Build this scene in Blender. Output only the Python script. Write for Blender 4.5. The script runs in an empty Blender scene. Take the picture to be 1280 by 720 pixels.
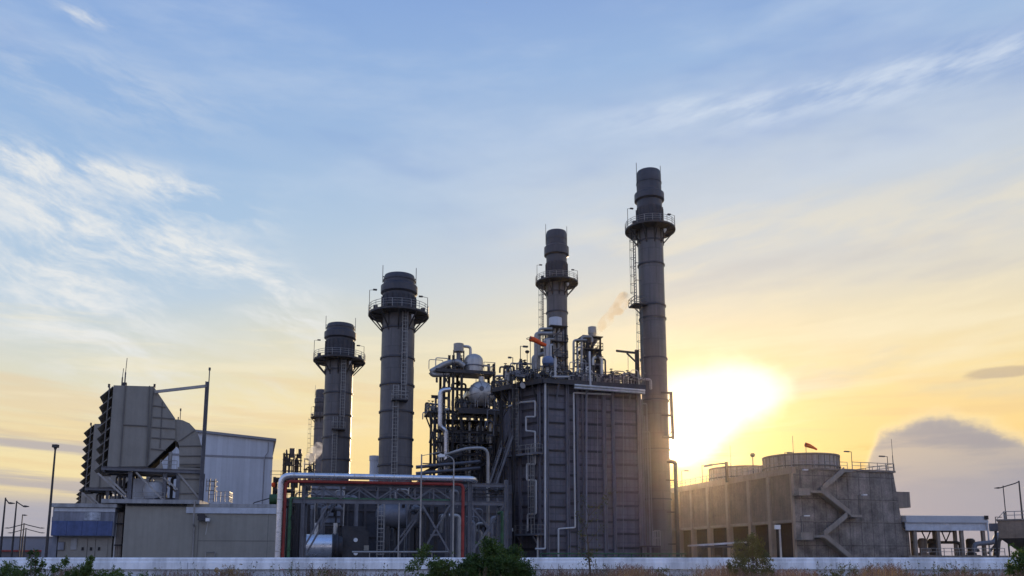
import bpy, bmesh, math, random
from math import sin, cos, tan, atan, atan2, pi, radians, sqrt
from mathutils import Vector, Matrix

sc = bpy.context.scene
col = sc.collection
# ------------------------------------------------------------------ camera model (metres; y away from the viewer)
FPX = 1000.0; HOR = 700.0; TILT = atan(1000 / 6500); CZ = 1.6
PCY = HOR - FPX * tan(TILT)
CT, ST = cos(TILT), sin(TILT)
def Zp(py, Y):
    b = (PCY - py) / FPX
    return CZ + Y * (ST + b * CT) / (CT - b * ST)
def kx(px, py=HOR):
    b = (PCY - py) / FPX
    return ((px - 640) / FPX) / (CT - b * ST)
def Pw(px, py, Y): return Vector((kx(px, py) * Y, Y, Zp(py, Y)))

class Fr:
    """a building's own axes: u along its front, v into its depth"""
    def __init__(s, px, Y, deg):
        s.a = radians(deg); s.o = (kx(px) * Y, Y)
        s.U = (cos(s.a), sin(s.a)); s.V = (-sin(s.a), cos(s.a))
        s.M = Matrix.Translation((s.o[0], s.o[1], 0)) @ Matrix.Rotation(s.a, 4, 'Z')
    def w(s, u, v, z=0):
        return Vector((s.o[0] + u * s.U[0] + v * s.V[0], s.o[1] + u * s.U[1] + v * s.V[1], z))
    def Y(s, u, v): return s.o[1] + u * s.U[1] + v * s.V[1]
    def u(s, px, v, py=HOR):
        k = kx(px, py)
        return (k * (s.o[1] + v * s.V[1]) - s.o[0] - v * s.V[0]) / (s.U[0] - k * s.U[1])
    def pt(s, px, py, v):
        u = s.u(px, v, py); return Vector((u, v, Zp(py, s.Y(u, v))))
    def pv(s, px, py, u):
        k = kx(px, py)
        v = (k * (s.o[1] + u * s.U[1]) - s.o[0] - u * s.U[0]) / (s.V[0] - k * s.V[1])
        return Vector((u, v, Zp(py, s.Y(u, v))))
    def uv(s, X, Y):
        dx, dy = X - s.o[0], Y - s.o[1]
        return dx * s.U[0] + dy * s.U[1], dx * s.V[0] + dy * s.V[1]
WORLD = Fr(640, 0, 0)

# ------------------------------------------------------------------ mesh builder
def rot_to(d):
    d = d.normalized()
    a = Vector((0, 0, 1)) if abs(d.z) < .95 else Vector((1, 0, 0))
    x = d.cross(a).normalized(); y = d.cross(x).normalized()
    return x, y
ROOTM = {}
def fix_normals(me):
    bm = bmesh.new(); bm.from_mesh(me); bmesh.ops.recalc_face_normals(bm, faces=bm.faces); bm.to_mesh(me); bm.free()
class MB:
    def __init__(s, fr=WORLD): s.v = []; s.f = []; s.fr = fr
    def add(s, vs, fs):
        n = len(s.v); s.v += [tuple(p) for p in vs]; s.f += [tuple(i + n for i in f) for f in fs]; return s
    def box(s, a, b, c, d, e, f):
        x0, x1 = sorted((a, b)); y0, y1 = sorted((c, d)); z0, z1 = sorted((e, f))
        return s.add([(x0,y0,z0),(x1,y0,z0),(x1,y1,z0),(x0,y1,z0),(x0,y0,z1),(x1,y0,z1),(x1,y1,z1),(x0,y1,z1)],
              [(0,3,2,1),(4,5,6,7),(0,1,5,4),(1,2,6,5),(2,3,7,6),(3,0,4,7)])
    def beam(s, p, q, w, h=None):
        p, q = Vector(p), Vector(q); h = h or w; x, y = rot_to(q - p)
        x = x * w / 2; y = y * h / 2
        return s.add([p-x-y,p+x-y,p+x+y,p-x+y,q-x-y,q+x-y,q+x+y,q-x+y],
              [(0,1,2,3),(7,6,5,4),(0,4,5,1),(1,5,6,2),(2,6,7,3),(3,7,4,0)])
    def ibeam(s, p, q, w, h):
        p, q = Vector(p), Vector(q); t = w * .14; x, y = rot_to(q - p)
        for o, ww, hh in ((y*(h/2-t/2), w, t), (y*(-h/2+t/2), w, t), (y*0, t, h-2*t-.002)):
            s.beam(p + o, q + o, ww, hh)
        return s
    def cyl(s, p, q, r0, r1=None, n=12, cap=True):
        p, q = Vector(p), Vector(q); r1 = r0 if r1 is None else r1; x, y = rot_to(q - p)
        c = [(cos(2*pi*i/n), sin(2*pi*i/n)) for i in range(n)]
        vs = [p+x*(a*r0)+y*(b*r0) for a,b in c]+[q+x*(a*r1)+y*(b*r1) for a,b in c]
        fs = [(i,(i+1)%n,n+(i+1)%n,n+i) for i in range(n)]
        if cap: fs += [tuple(range(n-1,-1,-1)), tuple(range(n,2*n))]
        return s.add(vs, fs)
    def tube(s, pts, r, n=8, bend=0, cap=True):
        pts = [Vector(p) for p in pts]
        if bend:
            o = [pts[0]]
            for i in range(1, len(pts)-1):
                a, b, c = pts[i-1], pts[i], pts[i+1]
                da, dc = (a-b), (c-b); l = min(bend, da.length*.49, dc.length*.49)
                p0, p1 = b+da.normalized()*l, b+dc.normalized()*l
                for k in range(5):
                    t = k/4; o.append(p0*(1-t)**2 + b*2*t*(1-t) + p1*t*t)
            o.append(pts[-1]); pts = o
        rings = []; x = None
        for i, p in enumerate(pts):
            d = (pts[min(i+1,len(pts)-1)] - pts[max(i-1,0)])
            if d.length < 1e-9: d = Vector((0,0,1))
            d.normalize()
            if x is None: x, y = rot_to(d)
            else:
                x = (x - d*x.dot(d))
                if x.length < 1e-6: x, y = rot_to(d)
                x.normalize(); y = d.cross(x)
            k = 1
            if 0 < i < len(pts)-1:
                e = (pts[i]-pts[i-1]).normalized(); k = 1/max(.6, e.dot(d))
            rings.append([p + (x*cos(2*pi*j/n) + d.cross(x)*sin(2*pi*j/n))*r*k for j in range(n)])
        vs = [q for g in rings for q in g]; m = len(rings)
        fs = [(i*n+j, i*n+(j+1)%n, (i+1)*n+(j+1)%n, (i+1)*n+j) for i in range(m-1) for j in range(n)]
        if cap: fs += [tuple(range(n-1,-1,-1)), tuple(range((m-1)*n, m*n))]
        return s.add(vs, fs)
    def lathe(s, prof, c=(0,0,0), n=32, a0=0, a1=2*pi, close=False):
        full = abs(a1-a0-2*pi) < 1e-6; m = n if full else n+1
        vs = [(c[0]+r*cos(a0+(a1-a0)*j/n), c[1]+r*sin(a0+(a1-a0)*j/n), c[2]+z) for r, z in prof for j in range(m)]
        k = len(prof); fs = []
        for i in range(k if close else k-1):
            i2 = (i+1) % k
            for j in range(n):
                j2 = (j+1) % m
                fs.append((i*m+j, i*m+j2, i2*m+j2, i2*m+j))
        return s.add(vs, fs)
    def prism(s, poly, y0, y1, plane='xz'):
        n = len(poly)
        if plane == 'xz': g = lambda p, d: (p[0], d, p[1])
        elif plane == 'yz': g = lambda p, d: (d, p[0], p[1])
        else: g = lambda p, d: (p[0], p[1], d)
        vs = [g(p, y0) for p in poly] + [g(p, y1) for p in poly]
        return s.add(vs, [tuple(range(n)), tuple(range(2*n-1, n-1, -1))] + [(i, n+i, n+(i+1)%n, (i+1)%n) for i in range(n)])
    def rail(s, pts, h=1.1, step=1.6, r=.035, loop=False, mid=True):
        pts = [Vector(p) for p in pts]
        if loop: pts = pts + [pts[0]]
        up = Vector((0,0,h))
        for a, b in zip(pts, pts[1:]):
            L = (b-a).length
            if L < 1e-4: continue
            s.beam(a+up, b+up, r*2); 
            if mid: s.beam(a+up*.52, b+up*.52, r*1.7)
            k = max(1, round(L/step))
            for i in range(k+1):
                p = a.lerp(b, i/k); s.beam(p, p+up*.99, r*1.8)
        return s
    def ladder(s, base, z0, z1, out, w=.5, r=.04, rung=.5):
        b = Vector(base); t = Vector((-out[1], out[0], 0))
        for k in (-1, 1):
            p = b + t*(k*w/2); s.beam((p.x,p.y,z0),(p.x,p.y,z1), r*2)
        z = z0 + .3
        while z < z1:
            p, q = b - t*(w/2), b + t*(w/2); s.beam((p.x,p.y,z),(q.x,q.y,z), r*1.1); z += rung
        return s
    def cage(s, base, z0, z1, out, R=.42, r=.03, step=1.5):
        b = Vector(base); o = Vector((out[0], out[1], 0)); t = Vector((-o.y, o.x, 0))
        A = [pi*(i/6) for i in range(7)]
        arc = [b + t*(cos(a)*R) + o*(sin(a)*R*1.7) for a in A]
        z = z0
        while z <= z1 + .01:
            for p, q in zip(arc, arc[1:]): s.beam((p.x,p.y,z),(q.x,q.y,z), r*1.8)
            z += step
        for p in (arc[1], arc[3], arc[5]): s.beam((p.x,p.y,z0),(p.x,p.y,z1), r*1.6)
        return s
    def build(s, name, m, parent, smooth=True):
        R = ROOTM[root_of(parent).name] if parent else Matrix.Identity(4)
        T = R.inverted() @ s.fr.M
        me = bpy.data.meshes.new(name)
        me.from_pydata([T @ Vector(p) for p in s.v], [], s.f); me.update()
        if smooth: fix_normals(me)
        me.materials.append(M[m])
        if smooth:
            me.shade_smooth(); me.set_sharp_from_angle(angle=radians(34))
        o = bpy.data.objects.new(name, me); col.objects.link(o)
        if parent: o.parent = parent
        return o
def root_of(o):
    while o.parent: o = o.parent
    return o
def tag(o, label=None, cat=None, group=None, kind=None):
    if label: o['label'] = label
    if cat: o['category'] = cat
    if group: o['group'] = group
    if kind: o['kind'] = kind
    return o
def thing(name, label, cat, fr, u=0, v=0, z=0, group=None, kind=None):
    o = bpy.data.objects.new(name, None); col.objects.link(o)
    o.empty_display_size = .3
    o.location = fr.w(u, v, z); o.rotation_euler = (0, 0, fr.a)
    ROOTM[o.name] = Matrix.Translation(o.location) @ Matrix.Rotation(fr.a, 4, 'Z')
    return tag(o, label, cat, group, kind)
def single(name, mb, m, label, cat, group=None, kind=None):
    vs = [mb.fr.M @ Vector(p) for p in mb.v]
    c = Vector((sum(p.x for p in vs)/len(vs), sum(p.y for p in vs)/len(vs), min(p.z for p in vs)))
    me = bpy.data.meshes.new(name); R = Matrix.Translation(c) @ Matrix.Rotation(mb.fr.a, 4, 'Z'); Ri = R.inverted()
    me.from_pydata([Ri @ p for p in vs], [], mb.f); me.update(); fix_normals(me); me.materials.append(M[m])
    me.shade_smooth(); me.set_sharp_from_angle(angle=radians(34))
    o = bpy.data.objects.new(name, me); col.objects.link(o); o.location = c; o.rotation_euler = (0,0,mb.fr.a)
    ROOTM[o.name] = R
    return tag(o, label, cat, group, kind)
def copy_tree(o, parent=None):
    c = o.copy(); col.objects.link(c)
    if parent: c.parent = parent
    for ch in list(o.children): copy_tree(ch, c)
    return c
def moved(o, label, d, **kw):
    c = copy_tree(o); c.location = Vector(o.location) + Vector(d); tag(c, label, **kw); return c

# ------------------------------------------------------------------ materials
M = {}
def lin(c): return tuple(((x/255)/12.92 if x/255 <= .04045 else ((x/255+.055)/1.055)**2.4) for x in c)
def mat(name, c, rough=.6, metal=0., var=.22, scale=.5, streak=0., bump=0., grid=None, rust=0.):
    m = bpy.data.materials.new(name); m.use_nodes = True; M[name] = m
    nt = m.node_tree; N = nt.nodes; L = nt.links; b = N['Principled BSDF']
    geo = N.new('ShaderNodeNewGeometry'); pos = geo.outputs['Position']
    def noise(sc_, detail=5, vec=pos, rgh=.6):
        n = N.new('ShaderNodeTexNoise'); n.inputs['Scale'].default_value = sc_; n.inputs['Detail'].default_value = detail
        n.inputs['Roughness'].default_value = rgh; L.new(vec, n.inputs['Vector']); return n.outputs['Fac']
    def rng(x, a, b_, c_, d): 
        n = N.new('ShaderNodeMapRange'); L.new(x, n.inputs['Value'])
        for i, v in zip((1,2,3,4), (a,b_,c_,d)): n.inputs[i].default_value = v
        return n.outputs[0]
    def mul(x, y):
        n = N.new('ShaderNodeMath'); n.operation = 'MULTIPLY'; L.new(x, n.inputs[0])
        if isinstance(y, float): n.inputs[1].default_value = y
        else: L.new(y, n.inputs[1])
        return n.outputs[0]
    f = rng(noise(scale), .3, .7, 1-var, 1+var)
    f = mul(f, rng(noise(scale*9, 3), .3, .7, 1-var*.45, 1+var*.45))
    if streak:
        mp = N.new('ShaderNodeMapping'); mp.inputs['Scale'].default_value = (1.3, 1.3, .07); L.new(pos, mp.inputs['Vector'])
        f = mul(f, rng(noise(1.6, 6, mp.outputs[0]), .38, .68, 1+streak*.35, 1-streak))
    if grid:
        gw, gh, ax, dk = grid
        tc = N.new('ShaderNodeTexCoord'); sp = N.new('ShaderNodeSeparateXYZ'); L.new(tc.outputs['Object'], sp.inputs[0])
        cb = N.new('ShaderNodeCombineXYZ'); L.new(sp.outputs[ax], cb.inputs[0]); L.new(sp.outputs[2], cb.inputs[1])
        br = N.new('ShaderNodeTexBrick'); L.new(cb.outputs[0], br.inputs['Vector'])
        br.offset = .5 if name == 'shell' else 0.0; br.inputs['Scale'].default_value = 1; br.inputs['Brick Width'].default_value = gw; br.inputs['Row Height'].default_value = gh
        br.inputs['Mortar Size'].default_value = .035 if gw < 2 else .10; br.inputs['Mortar Smooth'].default_value = .3
        br.inputs['Color1'].default_value = (1.06,)*3+(1,); br.inputs['Color2'].default_value = (.9,)*3+(1,); br.inputs['Mortar'].default_value = (dk,)*3+(1,)
        f = mul(f, br.outputs['Color'])
    mx = N.new('ShaderNodeMix'); mx.data_type = 'RGBA'; mx.blend_type = 'MULTIPLY'; mx.inputs[0].default_value = 1
    mx.inputs[6].default_value = tuple(c)+(1,); L.new(f, mx.inputs[7]); out = mx.outputs[2]
    if rust:
        m2 = N.new('ShaderNodeMix'); m2.data_type = 'RGBA'; L.new(rng(noise(2.2, 6), .58, .72, 0, rust), m2.inputs[0])
        L.new(out, m2.inputs[6]); m2.inputs[7].default_value = (.12,.055,.03,1); out = m2.outputs[2]
    L.new(out, b.inputs['Base Color'])
    b.inputs['Metallic'].default_value = metal
    L.new(rng(noise(scale*3, 4), .3, .7, max(.05, rough-.1), min(1, rough+.12)), b.inputs['Roughness'])
    if bump:
        bp = N.new('ShaderNodeBump'); bp.inputs['Strength'].default_value = bump; bp.inputs['Distance'].default_value = .05
        L.new(noise(3, 8), bp.inputs['Height']); L.new(bp.outputs[0], b.inputs['Normal'])
    return m
mat('casing', (.108,.102,.122), .55, 0, .18, .35, .26, 0, (3.1, 2.02, 0, .8), .14)
mat('casing_steel', (.165,.158,.182), .5, 0, .14, .6, .15)
mat('casing_rib', (.045,.042,.05), .55, 0, .14, .6)
mat('shell', (.104,.099,.105), .48, .1, .10, .3, .18, 0, (2.3, 3.1, 0, .82), .08)
mat('shell_dark', (.045,.047,.062), .5, .1, .14, .3, .15)
mat('shell_band', (.04,.04,.05), .7, 0, .2, 1.2)
mat('steel_grey', (.135,.138,.158), .5, .2, .2, .8, .1, 0, None, .25)
mat('steel_dark', (.045,.043,.047), .6, .2, .25, .8, 0, 0, None, .4)
mat('rail', (.26,.255,.25), .5, .4, .2, 1)
mat('rail_dark', (.10,.10,.105), .55, .3, .2, 1)
mat('pipe_grey', (.30,.29,.28), .45, .4, .2, 1)
mat('pipe_white', (.46,.45,.44), .45, 0, .12, 1, .12)
mat('silver', (.62,.63,.66), .3, .9, .12, .8, .1)
mat('silver_dull', (.50,.485,.46), .42, .55, .18, .8, .12)
mat('drum_silver', (.43,.41,.385), .36, .4, .12, .9, .15)
mat('red', (.27,.03,.022), .6, 0, .3, 1.5, .2)
mat('green', (.03,.10,.04), .6, 0, .3, 1.5, .2)
mat('orange', (.85,.10,.015), .8, 0, .1, 2)
mat('intake', (.245,.225,.195), .6, 0, .09, .3, .10)
mat('intake_rib', (.12,.11,.10), .6, 0, .15, .7)
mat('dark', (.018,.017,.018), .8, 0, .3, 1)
mat('beige', (.285,.265,.225), .8, 0, .08, .2, .10, .1)
mat('coping', (.33,.325,.325), .8, 0, .2, .6, .3)
mat('pale', (.50,.52,.56), .7, 0, .16, .7, .08)
mat('hall', (.54,.56,.60), .6, 0, .06, .15, .08, 0, (1.0, 60, 0, .9))
mat('hall_trim', (.24,.24,.26), .6, 0, .1, .5)
mat('blue', (.055,.085,.20), .55, 0, .3, .35, .2)
mat('bluegrey', (.20,.21,.25), .6, 0, .2, .5, .3)
mat('smudge', (.36,.38,.42), .7, 0, .55, 1.6, .2)
mat('door', (.25,.23,.20), .6, 0, .12, .6)
mat('concrete', (.235,.175,.128), .88, 0, .26, .3, .16, .3)
mat('concrete_form', (.205,.178,.157), .9, 0, .46, .45, .2, .4, (2.45, 4.1, 0, .6))
mat('pilaster_concrete', (.34,.27,.205), .88, 0, .15, .4, .15, .2)
mat('stair_concrete', (.27,.235,.20), .88, 0, .15, .4, .15, .2)
mat('concrete_edge', (.225,.19,.16), .88, 0, .2, .4, .3, .3)
mat('drum', (.36,.32,.285), .75, 0, .14, .4, .3, 0)
mat('canopy', (.44,.45,.47), .5, 0, .08, .3, .03)
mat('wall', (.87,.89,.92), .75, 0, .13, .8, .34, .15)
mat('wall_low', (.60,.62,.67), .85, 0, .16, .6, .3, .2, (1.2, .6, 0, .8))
mat('far', (.20,.21,.25), .7, 0, .08, .1)
mat('far_low', (.10,.09,.10), .7, 0, .1, .1)
mat('lampwhite', (.75,.75,.75), .4, 0, .05, 1)
mat('blue_tank', (.16,.22,.36), .5, .2, .2, .6)
mat('ground', (.13,.115,.085), .95, 0, .35, .15, 0, .3)
mat('gravel', (.20,.19,.18), .95, 0, .25, .3, 0, .3)
mat('bark', (.10,.075,.05), .9, 0, .3, 4, 0, .4)
mat('underside_shade', (.03,.029,.028), 1, 0, .2, 1); M['underside_shade'].node_tree.nodes['Principled BSDF'].inputs['Specular IOR Level'].default_value = 0  # near-black without gloss: shade put into the colour
def leafmat(name, c, c2, tr=.3):
    m = bpy.data.materials.new(name); m.use_nodes = True; M[name] = m; nt = m.node_tree; N = nt.nodes; L = nt.links
    b = N['Principled BSDF']; b.inputs['Roughness'].default_value = .6
    g = N.new('ShaderNodeNewGeometry'); n = N.new('ShaderNodeTexNoise'); n.inputs['Scale'].default_value = 3.5; n.inputs['Detail'].default_value = 6
    L.new(g.outputs['Position'], n.inputs['Vector'])
    r = N.new('ShaderNodeMapRange'); L.new(n.outputs['Fac'], r.inputs[0]); r.inputs[1].default_value = .36; r.inputs[2].default_value = .64
    mx = N.new('ShaderNodeMix'); mx.data_type = 'RGBA'; L.new(r.outputs[0], mx.inputs[0])
    mx.inputs[6].default_value = tuple(c)+(1,); mx.inputs[7].default_value = tuple(c2)+(1,)
    L.new(mx.outputs[2], b.inputs['Base Color'])
    t = N.new('ShaderNodeBsdfTranslucent'); L.new(mx.outputs[2], t.inputs[0])
    s = N.new('ShaderNodeMixShader'); s.inputs[0].default_value = tr; L.new(b.outputs[0], s.inputs[1]); L.new(t.outputs[0], s.inputs[2])
    L.new(s.outputs[0], N['Material Output'].inputs['Surface'])
leafmat('leaf_dark', (.03,.065,.014), (.09,.15,.026), .42)
leafmat('leaf_mid', (.055,.10,.02), (.12,.17,.035), .4)
leafmat('leaf_olive', (.07,.075,.02), (.13,.13,.035))
leafmat('straw', (.23,.15,.06), (.40,.27,.12), .35)
leafmat('seedhead', (.13,.075,.06), (.24,.15,.12), .25)
def volmat(name, c, dens, scale, cut, rim):
    m = bpy.data.materials.new(name); m.use_nodes = True; M[name] = m; nt = m.node_tree; N = nt.nodes; L = nt.links
    N.remove(N['Principled BSDF']); v = N.new('ShaderNodeVolumePrincipled')
    v.inputs['Color'].default_value = tuple(c)+(1,); v.inputs['Anisotropy'].default_value = .35
    g = N.new('ShaderNodeNewGeometry'); n = N.new('ShaderNodeTexNoise'); n.inputs['Scale'].default_value = scale; n.inputs['Detail'].default_value = 5
    n.inputs['Distortion'].default_value = .6; L.new(g.outputs['Position'], n.inputs['Vector'])
    r = N.new('ShaderNodeMapRange'); L.new(n.outputs['Fac'], r.inputs[0]); r.inputs[1].default_value = cut; r.inputs[2].default_value = cut+.25
    r.inputs[3].default_value = 0; r.inputs[4].default_value = dens
    L.new(r.outputs[0], v.inputs['Density']); L.new(v.outputs[0], N['Material Output'].inputs['Volume'])
volmat('steam', (.95,.93,.9), .8, .7, .44, 1)
volmat('steam_sun_tint', (.98,.82,.55), .75, .8, .40, 1)  # the sun's orange light is put into the steam colour
# ------------------------------------------------------------------ camera
cd = bpy.data.cameras.new('camera'); cam = bpy.data.objects.new('camera', cd); col.objects.link(cam); sc.camera = cam
cam.location = (0, 0, CZ); cam.rotation_euler = (pi/2 + TILT, 0, 0)
cd.sensor_width = 36; cd.lens = 36 * FPX / 1280; cd.shift_y = (PCY - 360) / 1280; cd.clip_end = 6000; cd.clip_start = .1

# ------------------------------------------------------------------ sun + sky
def AT(px, py):
    k = kx(px, py); t = (Zp(py, 1000.) - CZ) / 1000
    return atan2(k, 1), t / sqrt(1 + k*k)
SAZ, STE = AT(851, 558); SEL = atan(STE)
sd = bpy.data.lights.new('sun', 'SUN'); sd.energy = 3.2; sd.angle = radians(.5); sd.color = (1, .74, .45)
so = bpy.data.objects.new('sun', sd); col.objects.link(so)
sunv = Vector((sin(SAZ)*cos(SEL), cos(SAZ)*cos(SEL), sin(SEL)))
so.rotation_euler = (-sunv).to_track_quat('-Z', 'Y').to_euler()

wd = bpy.data.worlds.new('World'); sc.world = wd; wd.use_nodes = True
nt = wd.node_tree; N = nt.nodes; L = nt.links; bg = N['Background']
class S:
    """a value socket with arithmetic"""
    def __init__(s, o): s.o = o
    @staticmethod
    def op(k, *a):
        n = N.new('ShaderNodeMath'); n.operation = k
        for i, x in enumerate(a):
            if isinstance(x, S): L.new(x.o, n.inputs[i])
            else: n.inputs[i].default_value = x
        return S(n.outputs[0])
    def __add__(s, x): return S.op('ADD', s, x)
    __radd__ = __add__
    def __sub__(s, x): return S.op('SUBTRACT', s, x)
    def __rsub__(s, x): return S.op('SUBTRACT', x, s)
    def __mul__(s, x): return S.op('MULTIPLY', s, x)
    __rmul__ = __mul__
def smooth(x, a, b, c=0., d=1.):
    n = N.new('ShaderNodeMapRange'); n.interpolation_type = 'SMOOTHSTEP'
    L.new(x.o, n.inputs[0])
    for i, v in zip((1,2,3,4), (a,b,c,d)): n.inputs[i].default_value = v
    return S(n.outputs[0])
def gauss(dx, dy=None):
    q = dx*dx if dy is None else dx*dx + dy*dy
    return S.op('POWER', 2.718, q * -1.)
def fbm(x, y, z=0., detail=6, rough=.55, dist=0.):
    c = N.new('ShaderNodeCombineXYZ'); L.new(x.o, c.inputs[0]); L.new(y.o, c.inputs[1]); c.inputs[2].default_value = z
    n = N.new('ShaderNodeTexNoise'); n.inputs['Scale'].default_value = 1; n.inputs['Detail'].default_value = detail
    n.inputs['Roughness'].default_value = rough; n.inputs['Distortion'].default_value = dist
    L.new(c.outputs[0], n.inputs['Vector']); return S(n.outputs['Fac'])
def mix(f, a, b):
    n = N.new('ShaderNodeMix'); n.data_type = 'RGBA'
    if isinstance(f, S): L.new(f.o, n.inputs[0])
    else: n.inputs[0].default_value = f
    for i, x in ((6, a), (7, b)):
        if isinstance(x, tuple): n.inputs[i].default_value = x + (1,)
        else: L.new(x, n.inputs[i])
    return n.outputs[2]
def ramp(x, stops, top=1.6):
    n = N.new('ShaderNodeValToRGB'); L.new((x * (1/top)).o, n.inputs[0]); e = n.color_ramp.elements
    while len(e) < len(stops): e.new(.5)
    for k, (p, c) in zip(e, stops): k.position = max(0, p/top)
    for i, (p, c) in enumerate(stops): e[i].position = max(0, min(1, p/top)); e[i].color = lin(c) + (1,)
    return n.outputs[0]
tc = N.new('ShaderNodeTexCoord'); sp = N.new('ShaderNodeSeparateXYZ'); L.new(tc.outputs['Generated'], sp.inputs[0])
x, y, z = (S(sp.outputs[i]) for i in range(3))
az = S.op('ARCTAN2', x, y)
te = S.op('MAXIMUM', S.op('DIVIDE', z, S.op('SQRT', x*x + y*y + 1e-6)), 0.)
te = S.op('MINIMUM', te, 1.6)
wob = fbm(az*2.5, te*6., 3.1) - .5
te_w = te + wob * .05 + smooth(az, -.22, -.55) * .055
left = ramp(te_w, [(0,(232,205,165)),(.07,(246,220,168)),(.13,(250,228,172)),(.20,(243,229,186)),(.27,(222,222,206)),(.34,(192,211,228)),(.43,(172,200,229)),(.55,(154,186,226)),(.76,(136,170,222)),(1.0,(112,150,208)),(1.6,(88,122,185))])
right = ramp(te_w, [(0,(235,185,130)),(.08,(248,206,140)),(.14,(251,218,152)),(.21,(249,228,175)),(.29,(236,225,198)),(.37,(217,216,212)),(.46,(200,210,222)),(.56,(178,198,226)),(.66,(156,186,226)),(.78,(142,172,220)),(1.0,(112,150,208)),(1.6,(88,122,185))])
back = ramp(te, [(0,(150,150,172)),(.1,(165,165,190)),(.3,(160,175,212)),(.7,(128,158,212)),(1.6,(95,130,195))])
bl = N.new('ShaderNodeMix'); bl.data_type = 'RGBA'; bl.blend_type = 'MULTIPLY'; bl.inputs[0].default_value = 1; L.new(back, bl.inputs[6]); bl.inputs[7].default_value = (1.6, 1.55, 1.55, 1); back = bl.outputs[2]   # the open sky opposite the low sun
c = mix(smooth(az, -.45, .35), left, right)
c = mix(smooth(S.op('ABSOLUTE', az), .8, 1.8), c, back)
# deeper yellow towards the sun, low down
c = mix(gauss((az - SAZ)*(1/.42), (te - .10)*(1/.14)) * .5, c, lin((255,218,130)))
# large soft veils
veil = smooth(fbm(az*2.2 + te*2., te*7. - az*1.2, 7.7, 7, .6), .42, .72)
c = mix(veil * smooth(te, .25, .5) * .34, c, lin((212,224,240)))
dk = smooth(fbm(az*2.0 - te, te*5.5 + az*.8, 17.7, 4), .50, .70)
c = mix(dk * smooth(te, .3, .6) * .5, c, lin((124,158,214)))
# cirrus on the left
def blob(px, py, rx, ry, rot=0.):
    a, t = AT(px, py); cr, sr = cos(rot), sin(rot)
    dx, dy = az - a, te - t
    return gauss((dx*cr + dy*sr)*(1000./rx), (dy*cr - dx*sr)*(1000./ry))
w1 = fbm(az*4., te*5., 5., 3) - .5
cir = fbm(az*8. + w1*1.1 + te*3.5, te*21. + az*3.2 + w1*1.7, 6.1, 9, .66)
cmask = blob(130,215,130,20) + blob(255,255,75,20,-.2) + blob(215,315,150,42,-.3) + blob(110,395,110,75,-.55) + blob(355,392,60,28,-.5) + blob(20,230,60,40)*.6 + blob(105,20,34,12)*.8 + blob(60,330,90,70)*.5 + blob(300,330,90,26,-.35)*.7 + blob(120,110,160,50)*.35 + blob(330,480,150,40)*.4
c = mix(S.op('MINIMUM', smooth(cir, .38, .68) * cmask * 1.0, .9), c, lin((236,238,238)))
# long streak on the right
a0, t0 = AT(800, 150); a1, t1 = AT(1160, 92)
ln = te - (t0 + (az - a0)*((t1-t0)/(a1-a0))) + (fbm(az*7., te*20., 9.) - .5)*.05
strk = gauss(ln*(1/.026)) * smooth(az, .0, .3) 
c = mix(strk * smooth(fbm(az*7., te*28. - az*5., 4.4, 8, .62), .34, .62) * .85, c, lin((214,226,242)))
# creamy bands in the middle right
cr = smooth(fbm(az*3.5, te*15. - az*2.5, 11., 7, .6), .45, .66)
c = mix(cr * smooth(te, .14, .24) * smooth(te, .52, .36) * smooth(az, -.1, .2) * .5, c, lin((250,236,202)))
gr = smooth(fbm(az*3., te*14. - az*1.5, 21., 6), .5, .68)
c = mix(gr * smooth(te, .12, .2) * smooth(te, .5, .34) * smooth(az, .05, .25) * .42, c, lin((196,196,200)))
# low grey stratus on the left
st = smooth(fbm(az*2.2, te*42. + az*1.5, 31., 5), .44, .60)
c = mix(st * smooth(te, .185, .13) * smooth(az, -.20, -.42) * .8, c, lin((176,170,180)))
th = smooth(fbm(az*3., te*36. + az*2., 91., 6), .47, .64)
c = mix(th * smooth(te, .07, .11) * smooth(te, .26, .19) * .35, c, lin((236,200,150)))
th2 = smooth(fbm(az*3., te*30. - az*1.5, 95., 6), .50, .66)
c = mix(th2 * smooth(te, .12, .16) * smooth(te, .34, .26) * .4, c, lin((252,240,208)))
c = mix(smooth(te + wob*.03, .085, .05) * smooth(az, -.28, -.44) * .85, c, lin((160,164,188)))
# glow round the sun
wg = fbm(az*9., te*13., 41., 5) - .5
g = blob(868,500,84,50) + blob(938,488,54,36)*.85 + blob(852,552,44,36)*.9 + wg*1.15*smooth(az, .19, .26)
glow = smooth(g, .28, 1.12)
c = mix(glow, c, (1.35, 1.25, .98))
bars = smooth(fbm(az*5., te*46., 51., 5), .48, .62) * smooth(te, .155, .125) * smooth(te, .06, .09) * smooth(az, .2, .26) * smooth(az, .52, .36)
c = mix(bars*.55, c, lin((226,170,92)))
c = mix(smooth(blob(852,560,24,22), .25, .8), c, (3.0, 2.6, 1.9))
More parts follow.
